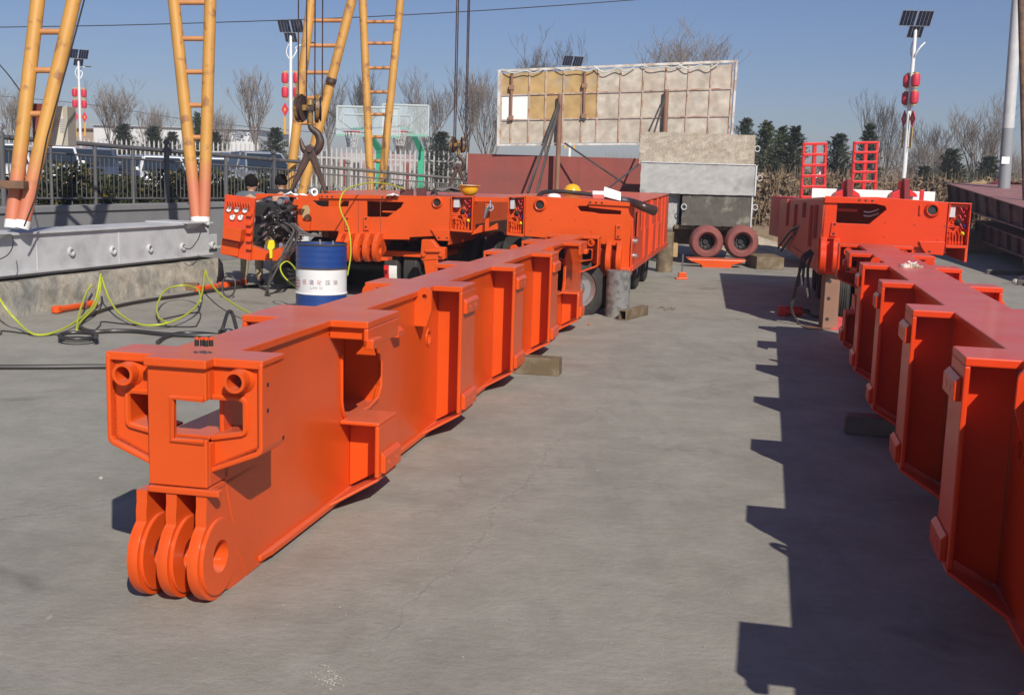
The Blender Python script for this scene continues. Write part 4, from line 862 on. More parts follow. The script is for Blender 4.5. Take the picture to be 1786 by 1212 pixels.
t_ = M(KF); t_.box((-.25, -.12, .44), (-.05, .0, .52)); t_.box((-.2, -.05, .4), (-.12, .02, .6)); t_.box((4.25, -.5, .45), (4.5, -.2, .7)); t_.box((4.2, -.2, .5), (4.6, -.16, .53)); t_.build('clamp', GREYW, gb, bev=.006)
t_ = M(); t_.tube(smooth_path([P(22, 412, 12.2), P(22, 430, 12.1), P(12, 446, 12), P(-10, 456, 12)], 6), .006, 5); t_.build('wire', HOSE, gb)
t_ = M(); t_.tube(smooth_path([P(350, 405, 15.4), P(344, 420, 15.3), P(332, 434, 15.2), P(321, 432, 15.2)], 6), .007, 5); t_.build('wire', HOSE, gb)
t_ = M(KF); t_.box((-.05, -.138, .5), (.1, -.1375, .8)); 
def legpair(rt_, segs, D, rungs, rad, redto=None, lean=0):
    """segs: two lines ((xb,yb),(xt,yt)) in the photo; extended upwards beyond the picture"""
    ends = []
    for (b, t) in segs:
        p0 = P(b[0], b[1], D); p1 = P(t[0], t[1], D+lean); d = p1-p0; p2 = p0+d*1.55; ends.append((p0, p1, p2))
        if redto:
            f = (b[1]-redto)/(b[1]-t[1]); pm = p0+d*f; pw = p0+d*.035
            leg = M(); leg.cyl(pw, p2, rad, n=24); lo = leg.build('leg', YELF, rt_, smooth=True)
            q = M(); q.cyl(p0, pw, rad*1.002, n=24); q.build('base_ring', WHITE, lo, smooth=True)
        else:
            leg = M(); leg.cyl(p0, p2, rad, n=24); leg.build('leg', YEL, rt_, smooth=True)
    for y in list(rungs):
        q = []
        for (b, t) in segs:
            x = b[0]+(t[0]-b[0])*(b[1]-y)/(b[1]-t[1]); q.append(P(x, y, D+lean*(b[1]-y)/(b[1]-t[1])))
        M().cyl(q[0], q[1], rad*.42, n=12).build('rung', RUNG, rt_, smooth=True)
    for f in (1.12, 1.24, 1.36, 1.48):
        q = [e[0]+(e[1]-e[0])*f for e in ends]; M().cyl(q[0], q[1], rad*.42, n=12).build('rung', YEL, rt_, smooth=True)
    return ends
def head(rt_, e1, z_):   # cross girder high above, joining the leg pairs
    pass
ga = root('gantry_leg', P(27, 402, 12.6), 'yellow V-shaped tubular gantry leg at the far left with faded red foot and rungs', 'gantry leg', None)
legpair(ga, [((20, 398), (66, 0)), ((38, 399), (129, 0))], 12.55, (56, 123, 199), .077, 315, .5)
t_ = M(); a_ = P(-20, 323, 12.4); b_ = P(42, 322, 12.42); t_.box((a_.x, a_.y, a_.z-.03), (b_.x, b_.y+.12, b_.z+.035)); t_.build('channel', RUST, ga, bev=.004)
t_ = M(); t_.tube([P(142, -40, 12.6)+Vector((.05, 0, 0)), P(147, 0, 12.6), P(118, 110, 12.5), P(82, 240, 12.4), P(62, 345, 12.4), P(42, 395, 12.3)], .009, 5); t_.build('cable', HOSE, ga)
gb2 = root('gantry_leg', P(350, 398, 16.2), 'yellow V-shaped tubular gantry leg on the ground beam beside the gauge panel', 'gantry leg', None)
legpair(gb2, [((344, 392), (303, 0)), ((355.5, 392), (367, 0))], 16.1, (5, 68, 126, 184, 240), .082, 318, .3)
gc = root('gantry_leg', G0(518, 440), 'yellow V-shaped tubular gantry leg behind the crane hook and tongs, dark band across it', 'gantry leg', None)
legpair(gc, [((503, 345), (543, 0)), ((525, 345), (614, 0))], 22.5, (36.5, 80, 127, 171, 215), .092, None, .4)
gd = root('gantry_leg', G0(655, 430), 'yellow V-shaped tubular gantry leg in front of the basketball hoops', 'gantry leg', None)
legpair(gd, [((647, 345), (632.6, 0)), ((663.5, 345), (698.6, 0))], 26, (38.6, 76, 119, 161, 200, 239, 281), .088, None, .3)
for rt_, x, D in ((gc, 512, 22.5), (gd, 655, 26)):
    c = P(x, 345, D); t_ = M(); t_.box((c.x-.3, c.y-.3, 0), (c.x+.35, c.y+.3, c.z+.02)); t_.build('footing', GREYW, rt_, bev=.01)
# dark band around one tube of the third leg
c = P(578, 141, 22.66); 
t_ = M(); d_ = (P(614, 0, 22.9)-P(525, 345, 22.5)).normalized(); t_.cyl(c-d_*.05, c+d_*.04, .098, n=20); t_.build('dark_band', HOOKB, gc, smooth=True)
# rusty cabinet on the first leg
cb = root('electrical_cabinet', P(95, 218, 13.2), 'cream louvred electrical cabinet with rusty edges hanging on the far left gantry leg', 'cabinet')
t_ = M(); a_ = P(88, 185, 13.1); b_ = P(116, 255, 13.1); t_.box((P(60, 180, 13.1).x, a_.y, b_.z), (b_.x, a_.y+.22, a_.z)); t_.build('housing', CREAM, cb, bev=.008)
t_ = M(); t_.box((b_.x-.028*0-.03, a_.y-.004, b_.z), (b_.x+.02, a_.y+.25, a_.z)); t_.build('side_panel', mat('dull_cream', (.36, .34, .28), .6), cb, bev=.004)
for k in range(8): t_ = M(); z_ = P(103, 208+k*3.2, 13.1).z; t_.box((P(99, 0, 13.1).x, a_.y-.01, z_), (P(107, 0, 13.1).x, a_.y-.001, z_+.008)); t_.build('louvre', GREYW, cb)
t_ = M(); t_.box((P(56, 182, 13.1).x, a_.y-.012, b_.z-.01), (P(72, 0, 13.1).x, a_.y+.2, a_.z+.02)); t_.build('rusty_side', MAROON, cb, bev=.004)

# ------------------------------------------------------------------ crane hooks
def hookblock(x, ytop, D, ropes, sc, label, legs, yc):
    c = P(x, yc, D); r_ = root('crane_hook', c, label, 'crane hook', None)
    k = sc
    for rx in ropes:
        b_ = P(rx[0], rx[1], D); t_ = M(); t_.cyl(b_, b_+Vector((0, 0, 9)), .011, n=6); t_.build('wire_rope', HOOKB, r_)
    for s in (-1, 1):
        cc = c+Vector((s*.165*k, 0, .02)); t_ = M(); t_.lathe([(.0, -.035*k), (.2*k, -.035*k), (.245*k, -.05*k), (.245*k, -.035*k), (.2*k, -.01), (.2*k, .01), (.245*k, .035*k), (.245*k, .05*k), (.2*k, .035*k), (0, .035*k)], cc, (1, .22*s, 0), 30)
        t_.build('sheave', HOOKB, r_, smooth=True)
        t_ = M(); t_.lathe([(.215*k, -.06*k), (.27*k, -.06*k), (.27*k, .06*k), (.215*k, .06*k)], cc, (1, .22*s, 0), 30, True) if False else t_.lathe([(.27*k, -.07*k), (.275*k, -.07*k), (.275*k, .0), (.27*k, .0)], cc, (1, .22*s, 0), 28, True); t_.build('sheave_guard', mat('oily_yellow', (.26, .15, .035), .5, c2=(.05, .032, .025), mixlo=.42, mixhi=.56, mscale=9) if 'oily_yellow' not in bpy.data.materials else bpy.data.materials['oily_yellow'], r_, smooth=True)
    oy = bpy.data.materials['oily_yellow']
    t_ = M(); t_.box(c+Vector((-.17*k, -.06*k, -.02)), c+Vector((.17*k, .06*k, .09*k))); t_.cyl(c+Vector((0, 0, -.3*k)), c+Vector((0, 0, .14*k)), .06*k, n=16); t_.cyl(c+Vector((0, 0, .08*k)), c+Vector((0, 0, .2*k)), .09*k, .06*k, n=16)
    t_.build('crosshead', oy, r_, smooth=True, bev=.01)
    # hook
    pts = [(0, -.28), (.03, -.36), (.15, -.46), (.2, -.62), (.13, -.78), (0, -.83), (-.12, -.77), (-.17, -.64), (-.19, -.55)]; rad = [.05, .06, .075, .085, .085, .08, .065, .04, .015]
    pp = smooth_path([c+Vector((p[0]*k, 0, p[1]*k)) for p in pts], 5); rr_ = []
    for i in range(len(rad)-1): rr_ += [(rad[i]+(rad[i+1]-rad[i])*j/5)*k for j in range(5)]
    rr_.append(rad[-1]*k); t_ = M(); t_.tube(pp, rr_, 14); t_.build('hook', HOOKB, r_, smooth=True)
    tg = root('lifting_tongs', P(legs[0][0], legs[0][1], D-.1), legs[2], 'lifting tongs'); 
    top = P(legs[3][0], legs[3][1], D-.12)
    for (xx, yy) in (legs[0], legs[1]):
        b_ = P(xx, yy, D-.1); d_ = (b_-top).normalized(); sv = d_.cross(Vector((0, 1, 0))).normalized()
        F = lambda p, d_=d_, sv=sv: top+d_*p[0]+sv*p[1]+Vector((0, p[2], 0))
        L_ = (b_-top).length; t_ = M(F); w_ = .052*k
        t_.prism('z', [(-.1*k, -w_*1.2), (.1*k, -w_*1.5), (L_, -w_*.55), (L_, w_*.55), (.1*k, w_*1.5), (-.1*k, w_*1.2)], -.04, .04); la = t_.build('arm', HOOKB, tg, bev=.012)
        t_ = M(F); t_.box((.15*k, -w_*.25, -.05), (L_*.95, w_*.25, .05)); t_.build('rib', mat('brown_rib', (.11, .055, .035), .5) if 'brown_rib' not in bpy.data.materials else bpy.data.materials['brown_rib'], la)
    t_ = M(); t_.cyl(top+Vector((0, -.07, 0)), top+Vector((0, .07, 0)), .05*k, n=16); t_.build('pivot', HOOKB, tg, smooth=True)
    return r_
hookblock(541, 0, 17.2, ((520.3, 178), (534.5, 176), (549, 176), (562, 176)), .75, 'large crane hook on four wire ropes in front of the yellow gantry leg', ((507, 336), (569.5, 338), 'dark steel lifting tongs standing open under the large crane hook', (541, 262)), 192)
hookblock(800, 0, 20, ((791.5, 243), (794.5, 243), (811, 243), (813.5, 243)), .5, 'small crane hook on wire ropes right of the basketball hoops', ((780, 332), (811.5, 325), 'thin lifting tongs hanging from the small crane hook', (799, 290)), 255)

# ------------------------------------------------------------------ wall, fences, hedge on the left
def XY(x, D): p = P(x, 300, D); return Vector((p.x, p.y, 0))
wa, wb = XY(-160, 14.2), XY(545, 23.2); wd = (wb-wa).normalized(); wn = Vector((-wd.y, wd.x, 0)); WFm = Frame(math.degrees(math.atan2(wd.x, wd.y)), wa); WL_ = (wb-wa).length
t_ = M(WFm); t_.box((0, 0, 0), (WL_, -.25, 1.0)); t_.box((0, .03, .94), (WL_, -.28, 1.03)); tag(t_.build('retaining_wall', WALLG, at=wa, bev=.01), 'low grey rendered wall behind the gantry beam carrying the iron fence', 'wall')
def ironfence(x0, D0, x1, D1, ztop, zmid, zbot, posts, label, step=.095, mt=FENCE, hand=.035, gz=0):
    A = XY(x0, D0); B = XY(x1, D1); d_ = (B-A); L_ = d_.length; d_.normalize(); F = Frame(math.degrees(math.atan2(d_.x, d_.y)), A)
    r_ = root('iron_fence', A+Vector((0, 0, zbot[0])), label, 'fence', None); lp = lambda ab, u: ab[0]+(ab[1]-ab[0])*u/L_
    t_ = M(F); t_.cyl((0, 0, ztop[0]), (L_, 0, ztop[1]), hand, n=10); t_.build('handrail', mt, r_, smooth=True)
    for zz in (zmid, zbot): t_ = M(F); t_.cyl((0, 0, zz[0]), (L_, 0, zz[1]), .016, n=8); t_.build('rail', mt, r_)
    t_ = M(F); u = .03
    while u < L_: t_.cyl((u, 0, lp(zbot, u)), (u, 0, lp(zmid, u)), .008, n=5); u += step
    t_.build('pickets', mt, r_)
    for u, fin, rad in [(p[0], p[1], p[2]) for p in posts]:
        t_ = M(F); zt_ = lp(ztop, u)+(.06 if fin else 0); t_.cyl((u, 0, gz), (u, 0, zt_), rad, n=12)
        po_ = t_.build('post', mt, r_, smooth=True)
        if fin: t_ = M(F); t_.lathe([(.02, 0), (.035, .01), (.02, .03), (.05, .05), (.055, .08), (.03, .12), (0, .13)], (u, 0, zt_), n=14); t_.build('finial', STEEL if fin == 2 else mt, po_, smooth=True)
    return r_
def upos(x0, D0, x1, D1, x):
    A = XY(x0, D0); B = XY(x1, D1); d_ = (B-A); r = ray(x, 300); # intersect in plan
    # A + t d = s r
    den = d_.x*r.y-d_.y*r.x; t = (-(A.x*r.y-A.y*r.x))/den; return t*d_.length
a4 = (-100, 15.2, 530, 22.6)
ironfence(*a4, (2.0, 1.77), (1.83, 1.6), (1.14, 1.07), [(upos(*a4, x), f, r) for x, f, r in ((4, 2, .045), (89, 0, .025), (166, 0, .03), (232, 0, .025), (291, 1, .045), (394, 0, .03), (477, 1, .045), (-60, 0, .03))], 'dark iron fence with thick handrail on the grey wall in front of the parked cars', gz=.95)
a5 = (556, 23.2, 866, 31)
ironfence(*a5, (1.7, 1.42), (1.56, 1.28), (1.0, .8), [(upos(*a5, x), f, r) for x, f, r in ((566, 0, .03), (607, 1, .035), (680, 0, .03), (752, 0, .03), (816, 1, .035), (834, 1, .03), (864, 1, .035))], 'weathered iron fence running from the crane hook to the maroon wall', .11, mat('weathered_iron', (.2, .19, .17), .6, var=.2))
# white picket fence further back
def picket(x0, D0, x1, D1, z0, z1, label):
    A = XY(x0, D0); B = XY(x1, D1); d_ = (B-A); L_ = d_.length; d_.normalize(); F = Frame(math.degrees(math.atan2(d_.x, d_.y)), A); r_ = root('picket_fence', A, label, 'fence')
    t_ = M(F); u = 0
    while u < L_:
        t_.add([(u-.034, 0, z0), (u+.034, 0, z0), (u+.034, 0, z1-.12), (u, 0, z1), (u-.034, 0, z1-.12), (u-.034, .03, z0), (u+.034, .03, z0), (u+.034, .03, z1-.12), (u, .03, z1), (u-.034, .03, z1-.12)], [(4, 3, 2, 1, 0), (5, 6, 7, 8, 9), (0, 1, 6, 5), (1, 2, 7, 6), (2, 3, 8, 7), (3, 4, 9, 8), (4, 0, 5, 9)]); u += .215
    t_.build('pickets', WFENCE, r_)
    for z_ in (z0+.3, z1-.5): t_ = M(F); t_.box((0, -.05, z_), (L_, -.001, z_+.07)); t_.build('rail', WFENCE, r_)
    u = 1.5
    while u < L_: t_ = M(F); t_.box((u-.12, -.18, z0-.3), (u+.12, -.06, z1-.2)); t_.build('post', FENCE, r_); u += 6.3
picket(-40, 55, 505, 57, .4, 2.72, 'tall white picket fence behind the parked cars')
picket(508, 50, 822, 52, .2, 2.55, 'tall white picket fence behind the basketball hoops')

# leaves scattered in a volume -> one mass
def leafmass(name, label_kind, F, L_, W_, z0, z1, n, size, material, seed, sticks=0, ztop=None):
    rs = random.Random(seed); t_ = M(F)
    for i in range(n):
        u = rs.uniform(0, L_); zt_ = z1 + (.12*math.sin(u*2.1)+.09*math.sin(u*5.3+1)); v = rs.uniform(-W_, 0); z = z0+(zt_-z0)*rs.random()**.7; s = size*rs.uniform(.6, 1.4)
        a = Vector((rs.uniform(-1, 1), rs.uniform(-1, 1), rs.uniform(-1, 1))).normalized()*s; b = Vector((rs.uniform(-1, 1), rs.uniform(-1, 1), rs.uniform(-1, 1))).normalized()*s*.6; c_ = Vector((u, v, z))
        t_.add([c_-a*.5, c_+b*.5, c_+a*.6, c_-b*.5], [(0, 1, 2, 3)])
    for i in range(sticks):
        u = rs.uniform(0, L_); v = rs.uniform(-W_, 0); h_ = (z1-z0)*rs.uniform(.6, 1.25); a = Vector((u, v, z0)); t_.tube([a, a+Vector((rs.uniform(-.1, .1), 0, h_*.5)), a+Vector((rs.uniform(-.3, .3), rs.uniform(-.1, .1), h_))], [.012, .009, .004], 3)
    o = t_.build(name, material); tag(o, kind='stuff'); return o
hA = XY(-160, 15.0); hF = Frame(WFm.a if hasattr(WFm, 'a') else math.degrees(math.atan2(wd.x, wd.y)), wa); 
hF = Frame(math.degrees(math.atan2(wd.x, wd.y)), wa+WFm.V*-.35)
leafmass('hedge', 0, hF, WL_, .9, .85, 1.46, 15000, .085, HEDGE, 11, 300)
f5 = Frame(math.degrees(math.atan2((XY(866, 31)-XY(556, 23.2)).x, (XY(866, 31)-XY(556, 23.2)).y)), XY(556, 23.6)+Vector((0, .4, 0)))
leafmass('low_shrubs', 0, f5, 8.5, .9, .3, 1.15, 3500, .1, HEDGE, 12, 400)

# ------------------------------------------------------------------ parked cars
def car(body_mat, label, loc, yaw, suv=False):
    r_ = root('parked_car', (0, 0, 0), label, 'car', 'cars parked behind the iron fence')
    k = 1.16 if suv else 1.0
    low = [(-2.25, .32), (-2.28, .55), (-2.2, .82*k), (-1.5, .9*k), (1.0, .92*k), (1.9, .80*k), (2.25, .62), (2.28, .4), (2.2, .28), (1.75, .26)]+arc((1.4, .3), .36, 0, 180, 8)+[(-.95, .24)]+arc((-1.35, .3), .36, 0, 180, 8)+[(-2.1, .3)]
    t_ = M(); t_.prism('v', low, -.86, .86); b_ = t_.build('body', body_mat, r_, bev=.06, smooth=True, seg=3)
    H = 1.45*k; zb = .88*k
    cab = [(-1.95 if suv else -1.75, zb), (-1.7 if suv else -1.2, H-.03), (-.2, H), (.35, H-.05), (1.15, zb)]
    t_ = M()
    vs = [(p[0], s*(.80 if p[1] < zb+.01 else .62), p[1]) for s in (-1, 1) for p in cab]
    t_.add(vs, [(4, 3, 2, 1, 0), (5, 6, 7, 8, 9)]+[(i, i+1, 6+i, 5+i) for i in range(4)]); t_.build('window', GLASS, r_, bev=.03)
    t_ = M(); rf = [cab[1], cab[2], cab[3]]; vs = [(p[0]+d_, s*.64, p[1]+h_) for h_ in (-.01, .03) for s in (-1, 1) for p, d_ in zip(rf, (-.02, 0, .02))]
    t_.add(vs, [(0, 1, 4, 3), (1, 2, 5, 4), (6, 9, 10, 7), (7, 10, 11, 8), (0, 6, 7, 1), (1, 7, 8, 2), (3, 4, 10, 9), (4, 5, 11, 10), (0, 3, 9, 6), (2, 8, 11, 5)]); t_.build('roof', body_mat, r_, bev=.015)
    for s in (-1, 1):
        for i, j in ((0, 1), (3, 4)):
            p, q = cab[i], cab[j]; a_ = Vector((p[0], s*(.81 if p[1] < zb+.01 else .63), p[1])); c_ = Vector((q[0], s*(.81 if q[1] < zb+.01 else .63), q[1])); t_ = M(); t_.tube([a_, c_], .035, 6); t_.build('pillar', body_mat, r_)
        t_ = M(); t_.tube([(-.3, s*.81, zb), (-.3, s*.64, H-.03)], .03, 6); t_.build('pillar', body_mat, r_)
        t_ = M(); t_.box((.8, s*.86, .92*k), (1.0, s*1.0, 1.04*k)); t_.build('mirror', body_mat, r_, bev=.03)
        t_ = M(); t_.box((2.12, s*.55, .55), (2.29, s*.8, .7)); t_.build('headlight', STEEL, r_, bev=.03)
        for x in (1.4, -1.35): wheel(r_, (x, s*.76, .31), (0, 1, 0), .31, .2, s)
    r_.location = loc; r_.rotation_euler = (0, 0, R_(yaw)); return r_
CW = mat('white_car_paint', (.72, .73, .74), .25, coat=.6); CD = mat('dark_blue_car_paint', (.05, .07, .11), .2, coat=.8); CS = mat('silver_car_paint', (.42, .44, .47), .25, metal=.4, coat=.5); CB = mat('black_car_paint', (.02, .02, .024), .2, coat=.8); CR = mat('dark_red_car_paint', (.2, .03, .03), .25, coat=.6)
for i, (x, D, mt, suv, lb, yw) in enumerate(((335, 47, CW, False, 'white car seen between the two tubes of the second gantry leg', -68), (128, 48, CS, False, 'silver car roof behind the first street lamp', -70), (415, 48, CB, True, 'black high-roofed car behind the white saloon right of the second gantry leg', -66),(5, 38, CW, True, 'white high-roofed car at the far left edge behind the thick fence post', -65), (98, 42, CW, True, 'white car between the far left gantry leg and the dark blue car', -70), (165, 44, CD, True, 'dark blue car with large sloping windscreen behind the fence', -72), (235, 45, CB, False, 'black car half hidden between the dark blue and a white car', -72), (283, 43, CW, False, 'white saloon left of the second gantry leg', -70), (385, 44, CW, False, 'white saloon right of the second gantry leg', -70), (455, 41, CS, True, 'silver high-roofed car right next to the large crane hook', -62))):
    p = P(x, 300, D); car(mt, lb, (p.x, p.y, .45), yw, suv)

# ------------------------------------------------------------------ distant buildings
bd = root('building', P(300, 300, 95), 'long low white building with grey lettering beyond the picket fence', 'building')
a_ = XY(165, 95); b_ = XY(450, 95); t_ = M(); t_.box((a_.x, a_.y, 0), (b_.x, a_.y+14, P(300, 223, 95).z)); t_.build('wall', LIGHTB, bd)
t_ = M(); t_.box((a_.x-.2, a_.y-.25, P(300, 223, 95).z), (b_.x+.2, a_.y+14, P(300, 221.5, 95).z)); t_.build('roof', mat('grey_roof_edge', (.4, .4, .4), .6), bd)
for k in range(3): x = XY(200+k*55, 95).x; t_ = M(); t_.box((x, a_.y-.03, 1.2), (x+2, a_.y+.02, 2.6)); t_.build('window', GLASS, bd)
for s_, x in (('通润', 404), ('泰润', 432)):
    c_ = P(x, 238, 94.9); text_mesh(s_, .95, lambda v, c_=c_: c_+Vector((v.x, 0, v.y)), 'lettering', mat('grey_letter', (.25, .27, .3), .6) if 'grey_letter' not in bpy.data.materials else bpy.data.materials['grey_letter'], bd, bold=.02)
bd2 = root('building', XY(60, 110), 'tan low building far behind the first street lamp', 'building'); a_ = XY(120, 108); b_ = XY(172, 108); t_ = M(); t_.box((a_.x, a_.y, 0), (b_.x, a_.y+9, P(140, 226, 108).z)); t_.build('wall', TANBD, bd2)
t_ = M(); t_.box((a_.x-.3, a_.y-.3, P(140, 226, 108).z), (b_.x+.3, a_.y+9, P(140, 224, 108).z)); t_.build('roof', MAROON2, bd2)
nb = root('notice_wall', XY(650, 60), 'white wall with red and dark panels seen through the picket fence', 'wall'); a_ = XY(592, 60); b_ = XY(722, 60); t_ = M(); t_.box((a_.x, a_.y, 0), (b_.x, a_.y+.2, P(650, 268, 60).z)); t_.build('wall', mat('dull_white_wall', (.42, .40, .39), .8, c2=(.32, .22, .22), mscale=1.2), nb)
rs = random.Random(8)
for k in range(7): x0 = a_.x+.2+k*.52; t_ = M(); t_.box((x0, a_.y-.03, .6+rs.uniform(0, .5)), (x0+.3, a_.y+.01, 1.6+rs.uniform(0, .5))); t_.build('panel', [MAROON, DSTEEL, INKD][k % 3], nb)

# ------------------------------------------------------------------ basketball hoops
def hoop(bx0, by0, bx1, by1, D, post, ring, label):
    r_ = root('basketball_hoop', XY(post[0], D+1), label, 'basketball hoop', 'basketball hoops behind the fence')
    a_ = P(bx0, by1, D); b_ = P(bx1, by0+ (0), D); x0, x1, z0, z1 = a_.x, b_.x, a_.z, b_.z
    t_ = M(); 
    for q in (((x0, 0, z0), (x1, 0, z0)), ((x0, 0, z1), (x1, 0, z1)), ((x0, 0, z0), (x0, 0, z1)), ((x1, 0, z0), (x1, 0, z1))): t_.cyl(Vector(q[0])+Vector((0, D, 0)), Vector(q[1])+Vector((0, D, 0)), .03, n=6)
    fr_ = t_.build('backboard_frame', GWHITE, r_)
    gm = bpy.data.materials.get('board_glass') or mat('board_glass', (.7, .8, .8), .1); gm.node_tree.nodes['Principled BSDF'].inputs['Alpha'].default_value = .22
    t_ = M(); t_.box((x0, D-.006, z0), (x1, D+.006, z1)); t_.build('backboard', gm, r_)
    t_ = M(); t_.box((x0, D-.03, z0-.03), (x1, D+.02, z0+.03)); t_.build('pad', mat('pale_green_pad', (.2, .42, .33), .6) if 'pale_green_pad' not in bpy.data.materials else bpy.data.materials['pale_green_pad'], r_)
    cx_ = P(ring, 0, D).x; t_ = M()
    for q in (((cx_-.3, z0+.12), (cx_+.3, z0+.12)), ((cx_-.3, z0+.6), (cx_+.3, z0+.6)), ((cx_-.3, z0+.12), (cx_-.3, z0+.6)), ((cx_+.3, z0+.12), (cx_+.3, z0+.6))): t_.cyl((q[0][0], D-.02, q[0][1]), (q[1][0], D-.02, q[1][1]), .018, n=4)
    t_.build('target_square', GWHITE, r_)
    t_ = M(); n = 20; t_.tube([(cx_+.23*math.cos(2*math.pi*i/n), D-.35+.23*math.sin(2*math.pi*i/n), z0+.1) for i in range(n+1)], .014, 6); t_.build('ring', LRED, r_)
    t_ = M()
    for i in range(12):
        a1 = 2*math.pi*i/12; a2 = a1+.5; a3 = a1-.5
        for aa in (a2, a3): t_.tube([(cx_+.22*math.cos(a1), D-.35+.22*math.sin(a1), z0+.1), (cx_+.13*math.cos(aa), D-.35+.13*math.sin(aa), z0-.33)], .008, 3)
    t_.build('net', WFENCE, r_)
    t_ = M(); pt = P(post[0], post[1], D+1); t_.tube([Vector((pt.x, D+1.0, .3)), Vector((pt.x, D+1.0, pt.z))], .13, 4); t_.tube([Vector((pt.x, D+1.0, pt.z-.1)), Vector(((pt.x+cx_)/2, D+.5, z0+.15)), Vector((cx_, D+.05, z0+.2))], [.13, .09, .06], 4); t_.build('post', GREEN, r_)
    t_ = M(); 
    for s in (-1, 1): t_.cyl((cx_, D+.35, z0+.1), (cx_+s*.75, D+.03, z1-.15), .018, n=5)
    t_.build('stay', DSTEEL, r_)
    return r_
hoop(587.5, 189, 697, 236, 33.5, (662, 255), 619, 'left glass basketball hoop with white net, half behind the yellow gantry leg')
hoop(667, 185, 747.5, 235, 36, (735, 258), 703, 'right glass basketball hoop on a green post, right of the yellow gantry leg')
# ------------------------------------------------------------------ big board leaning on posts
D1 = 27.
bb = root('board_panel', G0(975, 420), 'large rusty framed board seen from behind, pale and tan plywood, propped on posts', 'board')
TL, TR, BR, BL = [P(x, y, D1) for x, y in ((870, 122), (1286, 105), (1277, 240), (868, 255))]
BR = P(1276, 252, D1)
def BQ(s, t): return TL.lerp(TR, s).lerp(BL.lerp(BR, s), t)
BF = lambda p: BQ(p[0], p[2])+Vector((0, p[1], 0))
cols = [0, .012, .055, .13, .20, .275, .355, .42, .515, .61, .705, .80, .895, .985, 1]
for j in range(3):
    for i in range(1, len(cols)-2):
        t0, t1 = (.04, .335, .66, .975)[j], (.335, .66, .975)[j] if j < 2 else .975
        t0, t1 = [(.04, .335), (.335, .66), (.66, .975)][j]
        mt = PALEB
        if j == 0 and i < 7: mt = TANB
        if j == 1 and 3 <= i < 7: mt = TANB
        if j == 1 and i < 3: mt = WHITE
        t_ = M(BF); t_.box((cols[i]+.002, .03, t0+.01), (cols[i+1]-.002, .05, t1-.01)); t_.build('plywood_panel', mt, bb)
t_ = M(BF)
for c_ in cols[1:-1]: t_.box((c_-.0035, -.0, .02), (c_+.0035, .03, .98))
for r_ in (.335, .66): t_.box((.01, -.004, r_-.008), (.99, .028, r_+.008))
t_.build('frame_bars', RUSTW, bb)
t_ = M(BF); t_.box((0, -.01, 0), (1, .06, .03)); t_.box((0, -.01, .975), (1, .06, 1)); t_.box((-.004, -.012, 0), (.008, .058, 1)); t_.box((.994, -.012, 0), (1.003, .058, 1)); t_.build('edge_frame', mat('weathered_white_trim', (.55, .53, .5), .6, c2=(.36, .28, .22), mscale=4, var=.15), bb)
for x, y0, y1 in ((893, 128, 210), (1020, 125, 207)):
    t_ = M(); a_ = P(x, y0, D1-.05); b_ = P(x-2, y1, D1-.05); t_.cyl(a_, b_, .03, n=8); 
    for q in (.3, .95): c_ = a_.lerp(b_, q); t_.box(c_-Vector((.06, .04, .05)), c_+Vector((.06, .04, .05)))
    t_.build('clamp_bar', TANP, bb)
for i in range(5):
    x = 885+i*75+random.uniform(-12, 12); t_ = M(); t_.tube(smooth_path([P(x, 121-i*2.5, D1-.06), P(x+18, 129-i*3+random.uniform(-3, 5), D1-.1), P(x+40, 124-i*2.5, D1-.1), P(x+55, 128-i*3+random.uniform(-4, 5), D1-.08), P(x+72, 121-i*2.5, D1-.06)], 5), .013, 5); t_.build('loose_sheeting', GWHITE, bb)
for x, y0, x2 in ((977, 165, 973), (1163, 157, 1157)):
    t_ = M(); a_ = P(x, y0, D1-.12); g_ = P(x2, 300, D1-.12); t_.cyl(a_, Vector((g_.x, g_.y, 0)), .055, n=10); t_.build('post', TANP, bb, smooth=True)
for a_, b_ in (((975, 180), (920, 336)), ((976, 184), (934, 345)), ((1160, 170), (1135, 250)), ((985, 250), (1110, 335))):
    t_ = M(); t_.cyl(P(*a_, D1-.15), P(*b_, D1-1.2), .022 if a_[0] > 980 else .03, n=6); t_.build('stay', DSTEEL, bb)
# maroon hoarding behind
t_ = M(); a_ = P(816, 268, 27.3); b_ = P(1140, 270, 27.3); 
hw_ = root('steel_hoarding', Vector((a_.x, a_.y, 0)), 'plain maroon steel wall behind the leaning board', 'hoarding')
t_.box((a_.x, a_.y, 0), (b_.x, a_.y+.08, a_.z)); t_.build('panel', mat('maroon_hoarding_paint', (.235, .048, .036), .6, c2=(.20, .05, .042), var=.1, mscale=.8), hw_)
t_ = M()
for k in range(6): x = a_.x+(b_.x-a_.x)*k/5; t_.box((x-.004, a_.y-.004, 0), (x+.004, a_.y, a_.z-.02))
t_.build('seam', MAROON, hw_)
t_ = M(); t_.cyl(P(1055, 333, 27), P(1113, 288, 23.6), .02, n=8); tag(t_.build('steel_rod', GREYW, at=P(1055, 333, 27)), 'thin pale rod leaning from the deck to the concrete blocks', 'rod')
